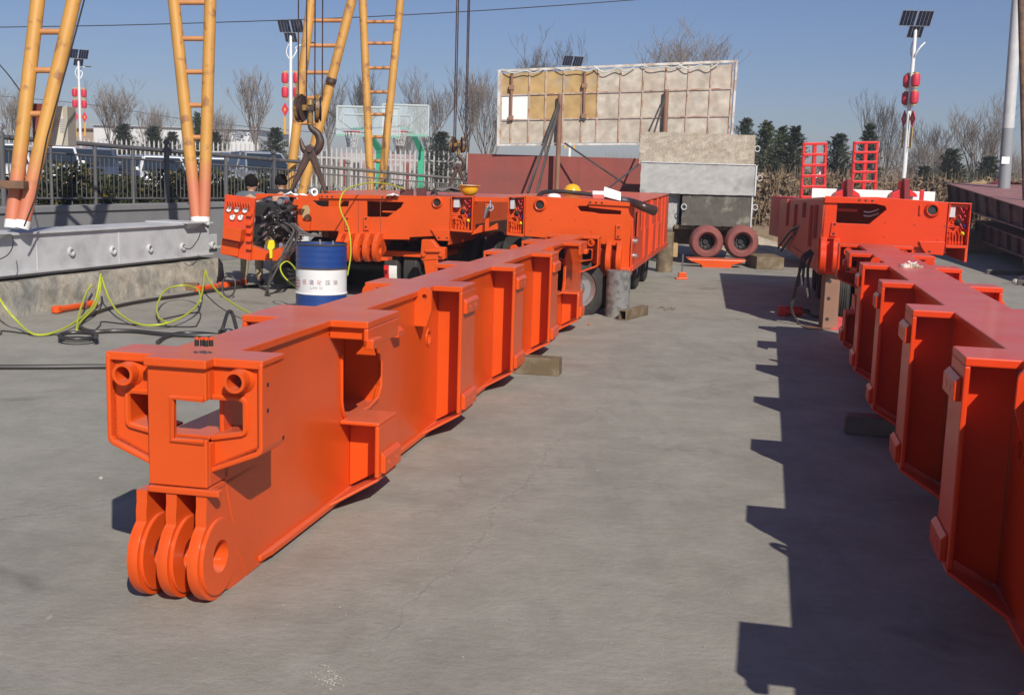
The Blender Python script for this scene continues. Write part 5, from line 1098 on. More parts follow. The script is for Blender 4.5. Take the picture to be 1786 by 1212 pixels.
# ------------------------------------------------------------------ loaded flatbed with concrete blocks
DS = 23.
def block(x0, y0, x1, y1, D, depth, material, label, seed=0, rough=0.):
    a_ = P(x0, y1, D); b_ = P(x1, y0, D); t_ = M(); rs = random.Random(seed); n = 30; m_ = 9
    F = []
    xs = [a_.x+(b_.x-a_.x)*i/n for i in range(n+1)]; zs = [a_.z+(b_.z-a_.z)*j/m_ for j in range(m_+1)]
    t_.add([(x+(rs.uniform(-rough, rough) if i in (0, n) else 0), D+rs.uniform(-rough, rough), z+(rs.uniform(-rough, rough) if j in (0, m_) else 0)) for i, x in enumerate(xs) for j, z in enumerate(zs)], [(i*(m_+1)+j, (i+1)*(m_+1)+j, (i+1)*(m_+1)+j+1, i*(m_+1)+j+1) for i in range(n) for j in range(m_)])
    bx_ = GF.U*depth; y_ = D+rough+.002; f4 = [Vector((a_.x+.003, y_, a_.z+.003)), Vector((b_.x-.003, y_, a_.z+.003)), Vector((b_.x-.003, y_, b_.z-.003)), Vector((a_.x+.003, y_, b_.z-.003))]; t_.hexa(f4, [p+bx_ for p in f4])
    r_ = root('concrete_block', Vector(((a_.x+b_.x)/2, D, a_.z)), label, 'concrete block'); t_.build('block', material, r_, smooth=False); return r_, a_, b_
r1, a1, c1 = block(1115, 236, 1318, 286, DS, 3, CONC, 'rough pebbly beige concrete block at the top of the stack', 1, .012)
r2, a2, c2 = block(1116, 287.5, 1321, 336, DS-.15, 3, CONC2, 'smooth grey concrete block, middle of the stack, below the rough beige one', 2, .006)
r3, a3, c3 = block(1188, 337.5, 1314, 393, DS-.1, 3, CONC3, 'dark oily concrete block lowest in the stack, above the two red tyres', 3, .006)
r4, a4_, c4 = block(1150, 337.5, 1186, 397, DS+.1, 3, CONC2, 'narrow grey concrete block left of the dark oily one', 4, .006)
def ringon(r_, x, y, D, s=1): t_ = M(); c_ = P(x, y, D); t_.tube([c_+Vector((.05*math.cos(i*.5), 0, (.055*math.sin(i*.5)))) for i in range(13)], .011, 6); t_.build('lifting_ring', GREYW, r_, smooth=True)
ringon(r1, 1321, 260, DS); ringon(r2, 1325, 311, DS); ringon(r3, 1193, 361, DS-.15); ringon(r3, 1317, 362, DS); 
t_ = M(); t_.box((a2.x, DS-.17, c2.z-.02), (c2.x+.01, DS-.14, c2.z)); t_.box((c2.x-.03, DS-.17, a2.z), (c2.x, DS-.15, c2.z)); t_.build('edge_angle', GREYW, r2)
t_ = M(); t_.box((a3.x, DS-.12, c3.z-.02), (c3.x, DS-.09, c3.z)); t_.box((c3.x-.03, DS-.12, a3.z), (c3.x, DS-.1, c3.z)); t_.build('edge_angle', GREYW, r3)
fb = root('flatbed_trailer', Vector((P(1250, 400, DS).x, DS, 0)), 'low flatbed under the concrete blocks with dark legs and an orange rear bumper', 'trailer')
zd = a3.z; xl = P(1176, 400, DS).x; xr_ = P(1322, 400, DS).x
t_ = M(); t_.box((xl, DS, zd-.08), (xr_, DS+3.2, zd)); t_.build('bed', OLIVE, fb, bev=.01)
t_ = M(); t_.box((xl+.05, DS+.5, .35), (xr_, DS+.6, zd-.08)); t_.build('chassis', RUST, fb)
t_ = M(); t_.box((P(1178, 0, DS).x+.0, DS-.05, 0), (P(1191, 0, DS).x, DS+.15, zd-.08)); t_.build('leg', DSTEEL, fb, bev=.01)
t_ = M(); a_ = P(1320, 472, DS-1); t_.box((P(1320, 452, DS-1).x, DS-1, .0), (P(1368, 452, DS-1).x, DS+.1, P(1320, 448, DS-1).z)); tag(t_.build('steel_box', OLIVE, at=Vector((a_.x+.2, DS-1, 0)), bev=.01), 'dark muddy steel box on the ground right of the red tyres', 'box')
t_ = M(); t_.box((P(1190, 0, DS).x, DS-.2, P(1200, 448, DS).z), (P(1202, 0, DS).x, DS, P(1200, 424, DS).z)); tag(t_.build('timber_block', TANB, at=P(1196, 448, DS), bev=.01), 'small tan timber block left of the red tyres', 'timber')
for x, lb in ((1232.5, 'dusty red tyre facing the camera, left of the pair under the stack'), (1294, 'dusty red tyre facing the camera, right of the pair under the stack')):
    c_ = P(x, 422.5, DS-.25); r = .335; r_ = root('tyre', c_-Vector((0, 0, r)), lb, 'tyre', 'red tyres under the concrete stack')
    t_ = M(); t_.lathe([(r*.46, .02), (r*.5, -.02), (r*.62, -.06), (r*.85, -.05), (r*.98, 0), (r, .08), (r*.97, .2), (r*.5, .22), (r*.45, .1)], c_, (0, 1, 0), 40, True); t_.build('tread', REDTYRE, r_, smooth=True)
    t_ = M(); t_.lathe([(r*.47, .0), (r*.44, .08), (r*.38, .16), (r*.2, .17), (r*.16, .13), (0, .13)], c_, (0, 1, 0), 30); hb = t_.build('rim', DARK, r_, smooth=True)
    for k in range(7): t_ = M(); a_ = c_+Vector((r*.27*math.cos(k*.9), .13, r*.27*math.sin(k*.9))); t_.cyl(a_, a_+Vector((0, .04, 0)), .014, n=6); t_.build('nut', DSTEEL, hb)
t_ = M(); D_ = DS-.9; pts = [(1199, 451.5), (1303, 455), (1290, 460), (1275, 463), (1277, 468), (1226, 467), (1222, 461), (1206, 456)]
q = [P(x, y, D_) for x, y in pts]; t_.add([(p.x, D_, p.z) for p in q]+[(p.x, D_+.3, p.z+.02) for p in q], [tuple(range(8)), tuple(range(15, 7, -1))]+[(i, (i+1) % 8, 8+(i+1) % 8, 8+i) for i in range(8)])
t_.build('rear_bumper', ORANGE, fb, bev=.01)
c_ = G0(1189, 487); sj = root('stand_jack', c_, 'small orange screw stand with thin steel rod on the yard', 'stand'); t_ = M(); t_.box(c_+Vector((-.1, -.06, 0)), c_+Vector((.1, .06, .03))); t_.box(c_+Vector((-.06, -.05, .03)), c_+Vector((.07, .05, .12))); t_.build('base', ORANGE, sj, bev=.006)
t_ = M(); t_.cyl(c_, c_+Vector((0, 0, .42)), .014, n=8); t_.build('rod', STEEL, sj)

# ------------------------------------------------------------------ low loader with red ramps
DR = 22.
lt = root('low_loader', Vector((P(1510, 400, DR).x, DR, 0)), 'red low loader behind the right trailer with white rear board and two upright ramps', 'low loader')
t_ = M(); a_ = P(1415, 353, DR); b_ = P(1632, 331, DR); t_.box((a_.x, DR, a_.z), (b_.x, DR+.04, P(1500, 331, DR).z)); t_.build('rear_board', WHITE, lt, bev=.005)
t_ = M(); t_.box((P(1632, 0, DR).x-.06*0, DR-.02, a_.z-.15), (P(1632, 0, DR).x+.08, DR+.08, P(1500, 328, DR).z)); t_.box((a_.x, DR+.05, .5), (b_.x, DR+3.5, a_.z+.05)); t_.build('bed', RED, lt, bev=.01)
for k in (1, 2, 5): pass
t_ = M(); t_.box((P(1607, 0, DR).x, DR-.006, a_.z), (P(1617, 0, DR).x, DR, P(1500, 332, DR).z)); t_.build('grey_stripe', GREYW, lt)
for x in (1477, 1576):
    t_ = M(); Fp = lambda pts: [(P(px_, py_, DR-.12).x, P(px_, py_, DR-.12).z) for px_, py_ in pts]
    pr = Fp([(x-24, 346), (x-22, 337), (x-8, 330), (x-6, 316), (x+6, 315), (x+8, 330), (x+20, 338), (x+2+20, 344), (x+8, 343), (x+10, 356), (x-22, 356)])
    t_.prism('v', pr, DR-.2, DR-.02); t_.build('bracket', RED, lt, bev=.01)
    t_ = M(); pr = Fp([(x-5, 312), (x+5, 312), (x+5, 356), (x-5, 356)]); t_.prism('v', pr, DR-.32, DR-.2); t_.build('post', mat('dark_red_steel', (.2, .01, .015), .5) if 'dark_red_steel' not in bpy.data.materials else bpy.data.materials['dark_red_steel'], lt, bev=.01)
for (xa, xb, ya, xc, xd, yb) in ((1401, 1443, 249, 1396, 1440, 347), (1490, 1533, 247, 1484, 1528, 335)):
    DQ = DR+.6; TLr, TRr, BRr, BLr = P(xa, ya, DQ), P(xb, ya-.5, DQ), P(xd, yb+18, DQ), P(xc-1, yb+18, DQ)
    RQ = lambda p: TLr.lerp(TRr, p[0]).lerp(BLr.lerp(BRr, p[0]), p[2])+Vector((0, p[1], 0))
    t_ = M(RQ)
    for s0, s1 in ((0, .1), (.43, .57), (.9, 1)): t_.box((s0, 0, 0), (s1, .09, 1))
    for k in range(7): t_.box((.03, -.012, k*.16), (.97, .07, k*.16+.04))
    rp = t_.build('loading_ramp', RED, lt, bev=.006)
t_ = M(); c_ = P(1430, 305, DR+.75); t_.lathe([(.05, 0), (.09, 0), (.09, .05), (.05, .05)], c_+Vector((0, 0, -.06)), (0, 1, 0), 16, True); t_.tube([c_+Vector((.0, 0, .0)), c_+Vector((.06, 0, .16)), c_+Vector((.02, 0, .22))], .05, 6); tag(t_.build('winch_strap', DWHITE, at=c_), 'white and black strap winch behind the left red ramp', 'winch')

# ------------------------------------------------------------------ maroon girders stacked at the right edge
def girder(f0, f1, n0, n1, Df, Dn, wid, label, zrep, D_top=None, group=None):
    """f0,f1 top/bottom pixel at the far end, n0,n1 at the near end"""
    A, B, C_, D_ = P(*f0, Df), P(*f1, Df), P(*n0, Dn), P(*n1, Dn); d_ = (C_-A); d_.z = 0; L_ = d_.length; d_.normalize(); sv = Vector((-d_.y, d_.x, 0));
    if sv.x < 0: sv = -sv
    r_ = root('steel_girder', Vector((A.x, A.y, 0)), label, 'girder', group)
    F = lambda p: A.lerp(C_, p[0]).lerp(B.lerp(D_, p[0]), p[2])+sv*p[1]
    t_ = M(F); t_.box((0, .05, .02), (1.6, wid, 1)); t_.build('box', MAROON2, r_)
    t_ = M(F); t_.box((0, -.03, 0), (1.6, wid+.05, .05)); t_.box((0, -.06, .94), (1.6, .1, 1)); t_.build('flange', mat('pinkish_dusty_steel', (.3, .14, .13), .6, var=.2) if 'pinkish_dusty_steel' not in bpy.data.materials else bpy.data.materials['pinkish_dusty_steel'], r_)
    for k in range(zrep): u = .03+k*1.5/zrep; t_ = M(F); t_.box((u, -.025, .05), (u+.012, .05, .94)); t_.build('rib', MAROON2, r_)
    if f0[0] == 1700:
        for q_ in (.12, .8, 1.45): c_ = F((q_, .3, 0)); t_ = M(); t_.box((c_.x, c_.y-.15, 0), (c_.x+wid*.7, c_.y+.15, c_.z+.01)); t_.build('foot_beam', DSTEEL, r_)
    return r_
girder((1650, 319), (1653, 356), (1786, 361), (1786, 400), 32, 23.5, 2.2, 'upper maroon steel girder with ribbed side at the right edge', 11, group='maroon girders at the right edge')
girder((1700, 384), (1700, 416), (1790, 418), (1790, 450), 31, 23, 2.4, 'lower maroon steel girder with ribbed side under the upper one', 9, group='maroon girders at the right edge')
t_ = M(); a_ = P(1700, 360, 33); t_.box((P(1662, 0, 33).x, 32.3, 0), (P(1705, 0, 33).x, 32.6, P(1680, 355, 32.5).z)); t_.box((P(1662, 0, 33).x, 32.6, 0), (P(1662, 0, 33).x+.15, 36, 1.0)); tag(t_.build('girder_support', MAROON2, at=Vector((a_.x, 32.3, 0))), 'dark support frame under the far end of the maroon girders', 'support')
rag(1712, 322, 32.5, 'yellow-brown tarpaulin heap on the upper maroon girder', .45, .14, 8, mat('tan_tarp', (.36, .26, .12), .8), 'tarpaulin')
rag(1752, 322, 32, 'dark red tarpaulin heap on the upper maroon girder', .4, .2, 9, MAROON, 'tarpaulin')
# square timbers on the yard at the far right
for k, (x, y, lb) in enumerate(((1720, 478, 'far dark steel bar lying on the yard right of the right beam'), (1774, 497, 'near dark steel bar lying on the yard right of the right beam'))):
    p = G0(x, y); hollow(p, p+Vector((1.6, -.25-.1*k, 0)), .08, .09, lb, DSTEEL, 'steel_bar', True, 'bar')
c_ = G0(1779, 494)

# ------------------------------------------------------------------ street lamps with lanterns
def lamp(loc, yaw, label, h_=7.0, pyaw=0, arm=True):
    r_ = root('street_lamp', (0, 0, 0), label, 'street lamp', 'solar street lamps with red lanterns')
    t_ = M(); t_.cyl((0, 0, 0), (0, 0, h_-.3), .085, .055, 14); t_.build('pole', WHITE, r_, smooth=True)
    for (x, z, w_, hh, tl) in ((-.26, h_, .46, .42, 1), (.26, h_, .46, .42, 1), (0, h_-.42, .46, .32, 1)):
        RZ = Matrix.Rotation(R_(pyaw), 3, 'Z'); t_ = M(lambda p: RZ @ Vector((x+p[0], -p[2]*.75+.0+p[1], z+p[2]))); t_.box((-w_/2, 0, -hh/2), (w_/2, .03, hh/2)); f_ = t_.build('solar_panel', SOLAR, r_)
        t_ = M(lambda p: RZ @ Vector((x+p[0], -p[2]*.75-.004+p[1], z+p[2])))
        for q in range(1, 4): t_.box((-w_/2+q*w_/4-.004, -.004, -hh/2), (-w_/2+q*w_/4+.004, 0, hh/2))
        t_.box((-w_/2-.01, -.004, -hh/2-.012), (w_/2+.01, .03, -hh/2)); t_.box((-w_/2-.01, -.004, hh/2), (w_/2+.01, .03, hh/2+.012)); t_.box((-w_/2-.012, -.004, -hh/2), (-w_/2, .03, hh/2)); t_.box((w_/2, -.004, -hh/2), (w_/2+.012, .03, hh/2))
        t_.build('frame', GREYW, f_)
    t_ = M(); t_.tube(smooth_path([(0, 0, h_-1.3), (.14, 0, h_-1.1), (.2, .1, h_-.9), (.12, .3, h_-.75)]+([(.5, .5, h_-.55)] if arm else []), 5), .025, 6); t_.tube(smooth_path([(0, 0, h_-1.3), (-.16, 0, h_-1.05), (-.14, 0, h_-.8), (0, 0, h_-.6)], 5), .02, 6); t_.build('bracket', WHITE, r_, smooth=True)
    if arm: t_ = M(); t_.box((.42, .45, h_-.58), (.75, .62, h_-.53)); t_.build('lamp_head', DSTEEL, r_)
    for s in (-1, 1):
        for k, z in enumerate((h_-1.95, h_-2.5)):
            t_ = M(); t_.lathe([(.06, .2), (.12, .17), (.135, .1), (.135, -.1), (.12, -.17), (.06, -.2)], (s*.23, 0, z), n=12); la = t_.build('lantern', LRED, r_, smooth=True)
            for zz in (.205, -.205): t_ = M(); t_.lathe([(0, zz-.03), (.07, zz-.03), (.07, zz+.03), (0, zz+.03)], (s*.23, 0, z), n=10); t_.build('cap', GOLD, la)
        t_ = M(); z = h_-3.15; t_.prism('v', [(s*.23-.15, z), (s*.23, z+.27), (s*.23+.15, z), (s*.23, z-.27)], -.015, .015, [[(s*.23-.05, z), (s*.23, z+.09), (s*.23+.05, z), (s*.23, z-.09)]]); t_.build('knot_ornament', LRED, r_)
        t_ = M(); t_.prism('v', [(s*.23-.05, z), (s*.23, z+.09), (s*.23+.05, z), (s*.23, z-.09)], -.01, .01); t_.build('knot_centre', GOLD, r_)
        t_ = M(); t_.box((s*.23-.045, -.01, z-.95), (s*.23+.045, .01, z-.28)); t_.build('tassel', GOLD, r_)
    t_ = M()
    for zz in (h_-1.7, h_-2.22, h_-2.78, h_-4.08): t_.box((-.25, -.012, zz-.012), (.25, .012, zz+.012))
    t_.build('arm', GOLD, r_)
    r_.location = loc; r_.rotation_euler = (0, 0, R_(yaw)); return r_
def gpt(x, D): p = P(x, 300, D); return Vector((p.x, p.y, 0))
l1 = lamp(gpt(142, 60), 35, 'solar street lamp with red lanterns between the first and second gantry legs')
l1.scale = (1, 1, 1)
LAMPS = [(507, 45.5, -8, 'solar street lamp with red lanterns left of the large crane hook'), (992, 56, 20, 'solar street lamp whose panels peep over the leaning board')]
for x, D, yw, lb in LAMPS:
    c_ = copy_tree(l1); c_.location = gpt(x, D); c_.rotation_euler = (0, 0, R_(yw)); c_['label'] = lb
lamp(gpt(1577, 38), -74, 'tall solar street lamp with red lanterns standing alone at the right', 6.95, 74, False)

# utility pole, rusty pole, overhead wire
D_ = 30; a_ = P(1752, 312, D_); b_ = P(1776, -20, D_); d_ = b_-a_
up_ = root('utility_pole', Vector((a_.x, a_.y, 0)), 'thick white and grey utility pole with a paper notice', 'utility pole')
a0 = a_-d_*.25; m_ = a_+d_*.27; t_ = M(); t_.cyl(a0, m_, .152, .148, 24); t_.build('lower_section', mat('grey_pole_paint', (.25, .27, .29), .5), up_, smooth=True)
t_ = M(); t_.cyl(m_, a_+d_*1.3, .148, .13, 24); t_.build('upper_section', GREYW, up_, smooth=True)
t_ = M(); c_ = P(1754, 280, D_-.16); t_.box(c_-Vector((.1, 0, .09)), c_+Vector((.1, .01, .09))); t_.build('notice', PAPER, up_)
D_ = 25.5; a_ = P(1789, 340, D_); b_ = P(1780, -30, D_); rp_ = root('rusty_pole', Vector((a_.x, a_.y, 0)), 'brown rusty steel pole at the upper right edge, nearest pole', 'pole'); t_ = M(); d_ = b_-a_; t_.cyl(a_-d_*.3, b_+d_*.3, .07, n=14); t_.build('tube', RUST, rp_, smooth=True)
def wire(pts, D, label, r=.012):
    q = [P(x, y, d_) for (x, y), d_ in zip(pts, D)]; t_ = M(); t_.tube(smooth_path(q, 6), r, 5); tag(t_.build('overhead_wire', HOSE, at=q[0]), label, 'wire')
wire([(-400, 52), (0, 48), (300, 42), (700, 27), (1110, 0), (1500, -35), (2600, -60)], [30]*7, 'thin overhead wire crossing the sky from the left edge behind the gantry legs')
wire([(-60, 55), (0, 114), (36, 160), (60, 200)], [16, 15, 14, 13.5], 'short dark wire coming down from the left edge to the first gantry leg', .008)
wire([(0, 168), (150, 182), (300, 205), (420, 220), (600, 235)], [80, 80, 80, 80, 80], 'sagging far wire above the white building', .02)

# ------------------------------------------------------------------ trees
def bare_tree(seed, h_, spread, label, trunk_h=.28, up_bias=.75, dens=1.0, twig=.011):
    rs = random.Random(seed); r_ = root('bare_tree', (0, 0, 0), label, 'tree', 'leafless trees')
    tk = M(); th = h_*trunk_h; tk.tube([(0, 0, -.3), (.03, 0, th*.5), (0, .02, th)], [.085*h_/5, .07*h_/5, .055*h_/5], 8); tk.build('trunk', BARK, r_, smooth=True)
    cr = M()
    def br(p, d, L, rad, lv):
        n = 3; pts = [p]; q = p; dd = d
        for i in range(n):
            dd = (dd+Vector((rs.uniform(-.16, .16), rs.uniform(-.16, .16), rs.uniform(.0, .12)))).normalized(); q = q+dd*(L/n); pts.append(q)
        cr.tube(pts, [rad, rad*.8, rad*.6, max(rad*.45, twig*.5)], 4 if lv < 2 else 3)
        if lv >= 5 or L < .22: return
        k = rs.randint(2, 3) + (1 if lv < 2 else 0)
        for i in range(k):
            a = rs.uniform(0, 6.283); s_ = spread*rs.uniform(.5, 1.1); nd = (dd*up_bias+Vector((math.cos(a)*s_, math.sin(a)*s_, rs.uniform(.1, .5)))).normalized()
            br(pts[rs.choice((1, 2, 3))] if i else pts[-1], nd, L*rs.uniform(.58, .82), max(rad*.58, twig*.55), lv+1)
    for i in range(int(5*dens)):
        a = rs.uniform(0, 6.283); s_ = spread*rs.uniform(.3, .9); br(Vector((0, 0, th*rs.uniform(.75, 1))), Vector((math.cos(a)*s_, math.sin(a)*s_, 1)).normalized(), h_*(1-trunk_h)*.36, .032*h_/5, 0)
    zmax = max(v.z for v in cr.v); k = (h_-th)/(zmax-th)
    for v in cr.v: v.z = th+(v.z-th)*k if v.z > th else v.z
    cr.build('crown', TWIG, r_); return r_
protos = [bare_tree(1, 6, .42, 'x', .42, .95), bare_tree(2, 6, .6, 'x', .36, .85, 1.2), bare_tree(3, 6, .34, 'x', .25, 1.0, 1.2), bare_tree(5, 6, .8, 'x', .36, .75, 1.2)]
# x, top y, distance, prototype, width factor, label
BT = [(445, 108, 62, 0, 1.0, 'bare tree with a narrow vase crown right of the second gantry leg'),
 (190, 122, 66, 1, 1.15, 'broad bare tree right of the first street lamp'),
 (18, 130, 60, 1, .9, 'bare tree at the far left edge behind the cabinet'),
 (68, 165, 64, 2, .9, 'thin bare tree seen between the two tubes of the far left gantry leg'),
 (270, 172, 75, 2, 1.2, 'faint bare tree left of the second gantry leg'),
 (388, 178, 72, 2, .9, 'small bare tree just right of the second gantry leg'),
 (575, 120, 60, 0, 1.0, 'bare tree behind the large crane hook'),
 (640, 115, 62, 0, .9, 'bare tree behind the left basketball hoop'),
 (752, 108, 60, 1, .95, 'broad bare tree right of the fourth gantry leg'),
 (820, 110, 62, 0, 1.0, 'bare tree behind the small crane hook ropes'),
 (856, 112, 58, 2, 1.0, 'narrow bare tree at the left edge of the leaning board'),
 (700, 185, 70, 2, 1.3, 'low bare tree between the two basketball hoops'),
 (960, 42, 58, 1, .9, 'bare tree rising behind the left half of the leaning board'),
 (1185, 22, 58, 3, 1.0, 'spreading bare tree rising behind the right half of the leaning board'),
 (1548, 152, 48, 2, .8, 'slender bare tree just left of the tall right street lamp'),
 (1635, 200, 60, 2, 1.2, 'faint bare tree between the right street lamp and the utility pole'),
 (1600, 232, 44, 3, 1.1, 'low spreading bare tree right of the right street lamp'),
 (1715, 152, 46, 1, 1.0, 'round-crowned bare tree left of the utility pole'),
 (1735, 215, 47, 0, .8, 'small bare sapling beside the utility pole'),
 (1660, 250, 50, 3, 1.0, 'low bare tree behind the maroon girders'),
 (1780, 250, 45, 2, .8, 'bare tree at the right edge beside the utility pole')]
used = set()
for x, y, D, k, wf, lb in BT:
    p = P(x, y, D); hh = p.z; o = protos[k] if k not in used else copy_tree(protos[k]); used.add(k)
    o.location = (p.x, p.y, .0); s_ = hh/6; o.scale = (s_*wf, s_*wf, s_); o.rotation_euler = (0, 0, random.uniform(0, 6)); o['label'] = lb
def fir(seed, label, mt, n=5200, loose=.25, w_=.30):
    n = int(n*2.3); rs = random.Random(seed); r_ = root('evergreen_tree', (0, 0, 0), label, 'tree', 'evergreen trees')
    t_ = M(); t_.tube([(0, 0, -.2), (0, 0, .5), (0, 0, .93)], [.03, .02, .004], 7); t_.build('trunk', BARK, r_, smooth=True)
    c_ = M(); nb = 150
    for b in range(nb):
        z = .03+.93*(b/nb)**.9+rs.uniform(-.01, .01); rad = w_*(1-z)**.85*rs.uniform(.45, 1.2)+.012; a = b*2.4+rs.uniform(-.5, .5); d_ = Vector((math.cos(a), math.sin(a), .25+.8*z+rs.uniform(-.1, .2))).normalized()
        tip = Vector((0, 0, z))+d_*rad; 
        c_.tube([Vector((0, 0, z)), tip], [.004, .0015], 3)
        for i in range(n//nb):
            f = rs.random()**.6; p = Vector((0, 0, z))+d_*rad*f+Vector((rs.gauss(0, 1), rs.gauss(0, 1), rs.gauss(0, .8)))*rad*.14*(1.1-.4*f); s_ = .0078*rs.uniform(.6, 1.5)
            e = (d_+Vector((rs.uniform(-1, 1), rs.uniform(-1, 1), rs.uniform(-.2, 1)))*.9).normalized()*s_*2; g_ = Vector((rs.uniform(-1, 1), rs.uniform(-1, 1), rs.uniform(-1, 1)))*s_*.5
            c_.add([p-g_, p+g_, p+e], [(0, 1, 2)])
    c_.build('crown', mt, r_); return r_
fp = [fir(1, 'x', FIR), fir(2, 'x', FIR2, w_=.34), fir(3, 'x', FIR2, w_=.2)]
FT = [(216, 218, 58, 1, 1.3, 'small evergreen right of the broad bare tree'), (268, 222, 58, 1, 1.2, 'small evergreen in front of the white building'), (300, 232, 57, 1, 1.2, 'low evergreen left of the second gantry leg'),
 (345, 200, 60, 0, .8, 'evergreen seen between the tubes of the second gantry leg'), (480, 225, 55, 1, 1.25, 'evergreen just left of the second street lamp'), (375, 232, 58, 1, 1.2, 'low evergreen just right of the second gantry leg'),
 (770, 232, 52, 1, 1.4, 'evergreen behind the picket fence below the small crane hook ropes'),
 (1302, 209, 50, 1, .9, 'evergreen tip showing over the concrete stack'), (1338, 216, 42, 0, 1.1, 'full green pine right of the concrete stack'), (1365, 225, 43, 0, 1.0, 'green pine behind the left red ramp'), (1388, 224, 41, 2, 1.3, 'dark narrow evergreen left of the left red ramp'),
 (1465, 236, 42, 1, 1.1, 'dark evergreen between the two red ramps'), (1517, 220, 42, 2, 1.1, 'narrow evergreen behind the right red ramp'), (1662, 262, 42, 1, 1.4, 'low evergreen left of the round-crowned bare tree'), (1726, 275, 43, 1, 1.6, 'low evergreen behind the utility pole foot'), (1612, 292, 42, 1, 1.5, 'low bushy evergreen right of the right street lamp')]
used = set()
for x, y, D, k, wf, lb in FT:
    p = P(x, y, D); hh = p.z; o = fp[k] if k not in used else copy_tree(fp[k]); used.add(k)
    o.location = (p.x, p.y, .0); o.scale = (hh*wf*1.45, hh*wf*1.45, hh*1.04); o.rotation_euler = (0, 0, random.uniform(0, 6)); o['label'] = lb
# dry shrub belt on the right and far scrub
f6a = XY(1312, 30); f6b = XY(1800, 34); d_ = f6b-f6a
leafmass('dry_hedge', 0, Frame(math.degrees(math.atan2(d_.x, d_.y)), f6a), d_.length, 2.0, .2, 1.75, 16000, .14, DRY, 21, 900)
f7a = XY(1060, 75); f7b = XY(1900, 75); d_ = f7b-f7a
leafmass('far_scrub', 0, Frame(math.degrees(math.atan2(d_.x, d_.y)), f7a), d_.length, 6, .0, 2.6, 9000, .22, DRY, 22, 3500)
f8a = XY(-60, 82); f8b = XY(1100, 82); d_ = f8b-f8a
leafmass('far_scrub', 0, Frame(math.degrees(math.atan2(d_.x, d_.y)), f8a), d_.length, 6, .0, 2.3, 9000, .22, DRY, 23, 3000)
# rubble heap between the flatbed and the right trailer
rs = random.Random(4); t_ = M(); 
c_ = G0(1342, 447); n = 12
vs = []
for i in range(n+1):
    for j in range(n+1):
        x = -1.1+2.2*i/n; y = -.9+3.*j/n; h_ = max(0, .42*math.exp(-(x/.9)**2-((y-.6)/1.0)**2)-.05)+rs.uniform(0, .05)*math.exp(-(x/.9)**2); vs.append((c_.x+x, c_.y+y+1.2, h_-.03))
t_.add(vs, [(i*(n+1)+j, (i+1)*(n+1)+j, (i+1)*(n+1)+j+1, i*(n+1)+j+1) for i in range(n) for j in range(n)]); tag(t_.build('sand_heap', mat('pale_sand', (.42, .36, .27), .95, var=.25, vscale=9, bump=.5), at=c_), 'low pale sand and rubble heap right of the red tyres', 'heap')

# ------------------------------------------------------------------ hoses, cables and small things on the yard
def ground_line(pts, r, mt, label, name, cat, D=None, n=8, extra=None):
    q = []
    for p in pts:
        q.append(G0(p[0], p[1], r+.002) if len(p) == 2 else (G0(p[0], p[1], p[2])))
    t_ = M(); t_.tube(smooth_path(q, n), r, 8); o = t_.build(name, mt, at=q[0], smooth=True)
    tag(o, label, cat); return o
ground_line([(560, 560), (470, 575), (420, 582), (355, 585), (290, 583), (240, 578), (200, 577), (160, 578), (140, 570), (138, 560), (160, 548), (200, 535), (250, 525), (320, 515), (400, 503), (450, 498)], .021, HOSE, 'thick black cable running along the yard behind the left beam', 'power_cable', 'cable')
ground_line([(-60, 640), (60, 640), (190, 639), (300, 640)], .02, HOSE, 'straight black cable from the left edge to the near end of the left beam', 'power_cable', 'cable')
q = [G0(136+33*math.cos(a*.35), 585.5+5.6*math.sin(a*.35), .03+.0015*a) for a in range(38)]; t_ = M(); t_.tube(q, .019, 8); tag(t_.build('cable_coil', HOSE, at=q[0], smooth=True), 'black cable coil lying on the yard under the yellow hose', 'coil')
ground_line([(275, 597), (290, 587), (320, 581), (370, 583), (420, 592)], .02, HOSE, 'short curved black cable just behind the near end of the left beam', 'power_cable', 'cable')
q = [G0(383, 578, .02), G0(388, 574, .1), P(397, 546, G0(397, 580).y-.1), P(405, 547, G0(405, 580).y), G0(414, 580, .02)]; t_ = M(); t_.tube(smooth_path(q, 6), .019, 8); tag(t_.build('cable_loop', HOSE, at=q[0], smooth=True), 'small upright loop of black cable above the near end of the left beam', 'cable')
ground_line([(-40, 592), (0, 583), (5, 577), (60, 583), (110, 583)], .007, HOSE, 'thin dark wire on the yard at the left edge', 'wire', 'wire')
ground_line([(165, 577), (175, 567), (180, 561), (230, 566), (330, 570), (345, 563), (350, 548), (340, 545), (300, 553), (275, 560), (290, 566)], .007, HOSE, 'thin dark wire curling under the yellow hoop on the yard', 'wire', 'wire')
def hang(pts, r, mt, label, name='air_hose'):
    q = [P(x, y, D) for x, y, D in pts]; t_ = M(); t_.tube(smooth_path(q, 8), r, 8); o = t_.build(name, mt, at=q[0], smooth=True); tag(o, label, 'hose'); return o
hang([(-40, 440, 11.9), (0, 522, 11.3), (30, 560, 11.25), (60, 583, 10.9), (100, 578, 11.1), (140, 555, 11.8), (165, 527, 12.9), (175, 483, 13.2), (176, 478, 13.3)], .011, YHOSE, 'yellow-green hose sagging from the left edge over the plinth')
hang([(176, 478, 13.3), (174, 510, 13.0), (165, 535, 12.4), (140, 562, 11.7), (134, 576, 11.2), (138, 548, 12.), (150, 512, 13.1), (160, 497, 13.4)], .011, YHOSE, 'yellow-green hose looped in a narrow bight below the first plinth port')
hang([(176, 480, 13.3), (190, 520, 12.8), (210, 548, 12.2), (245, 566, 11.7), (290, 564, 11.7), (330, 545, 12.3), (350, 520, 13.2), (357, 478, 14.8), (358, 470, 15)], .011, YHOSE, 'yellow-green hose sagging between the two hanging points on the plinth')
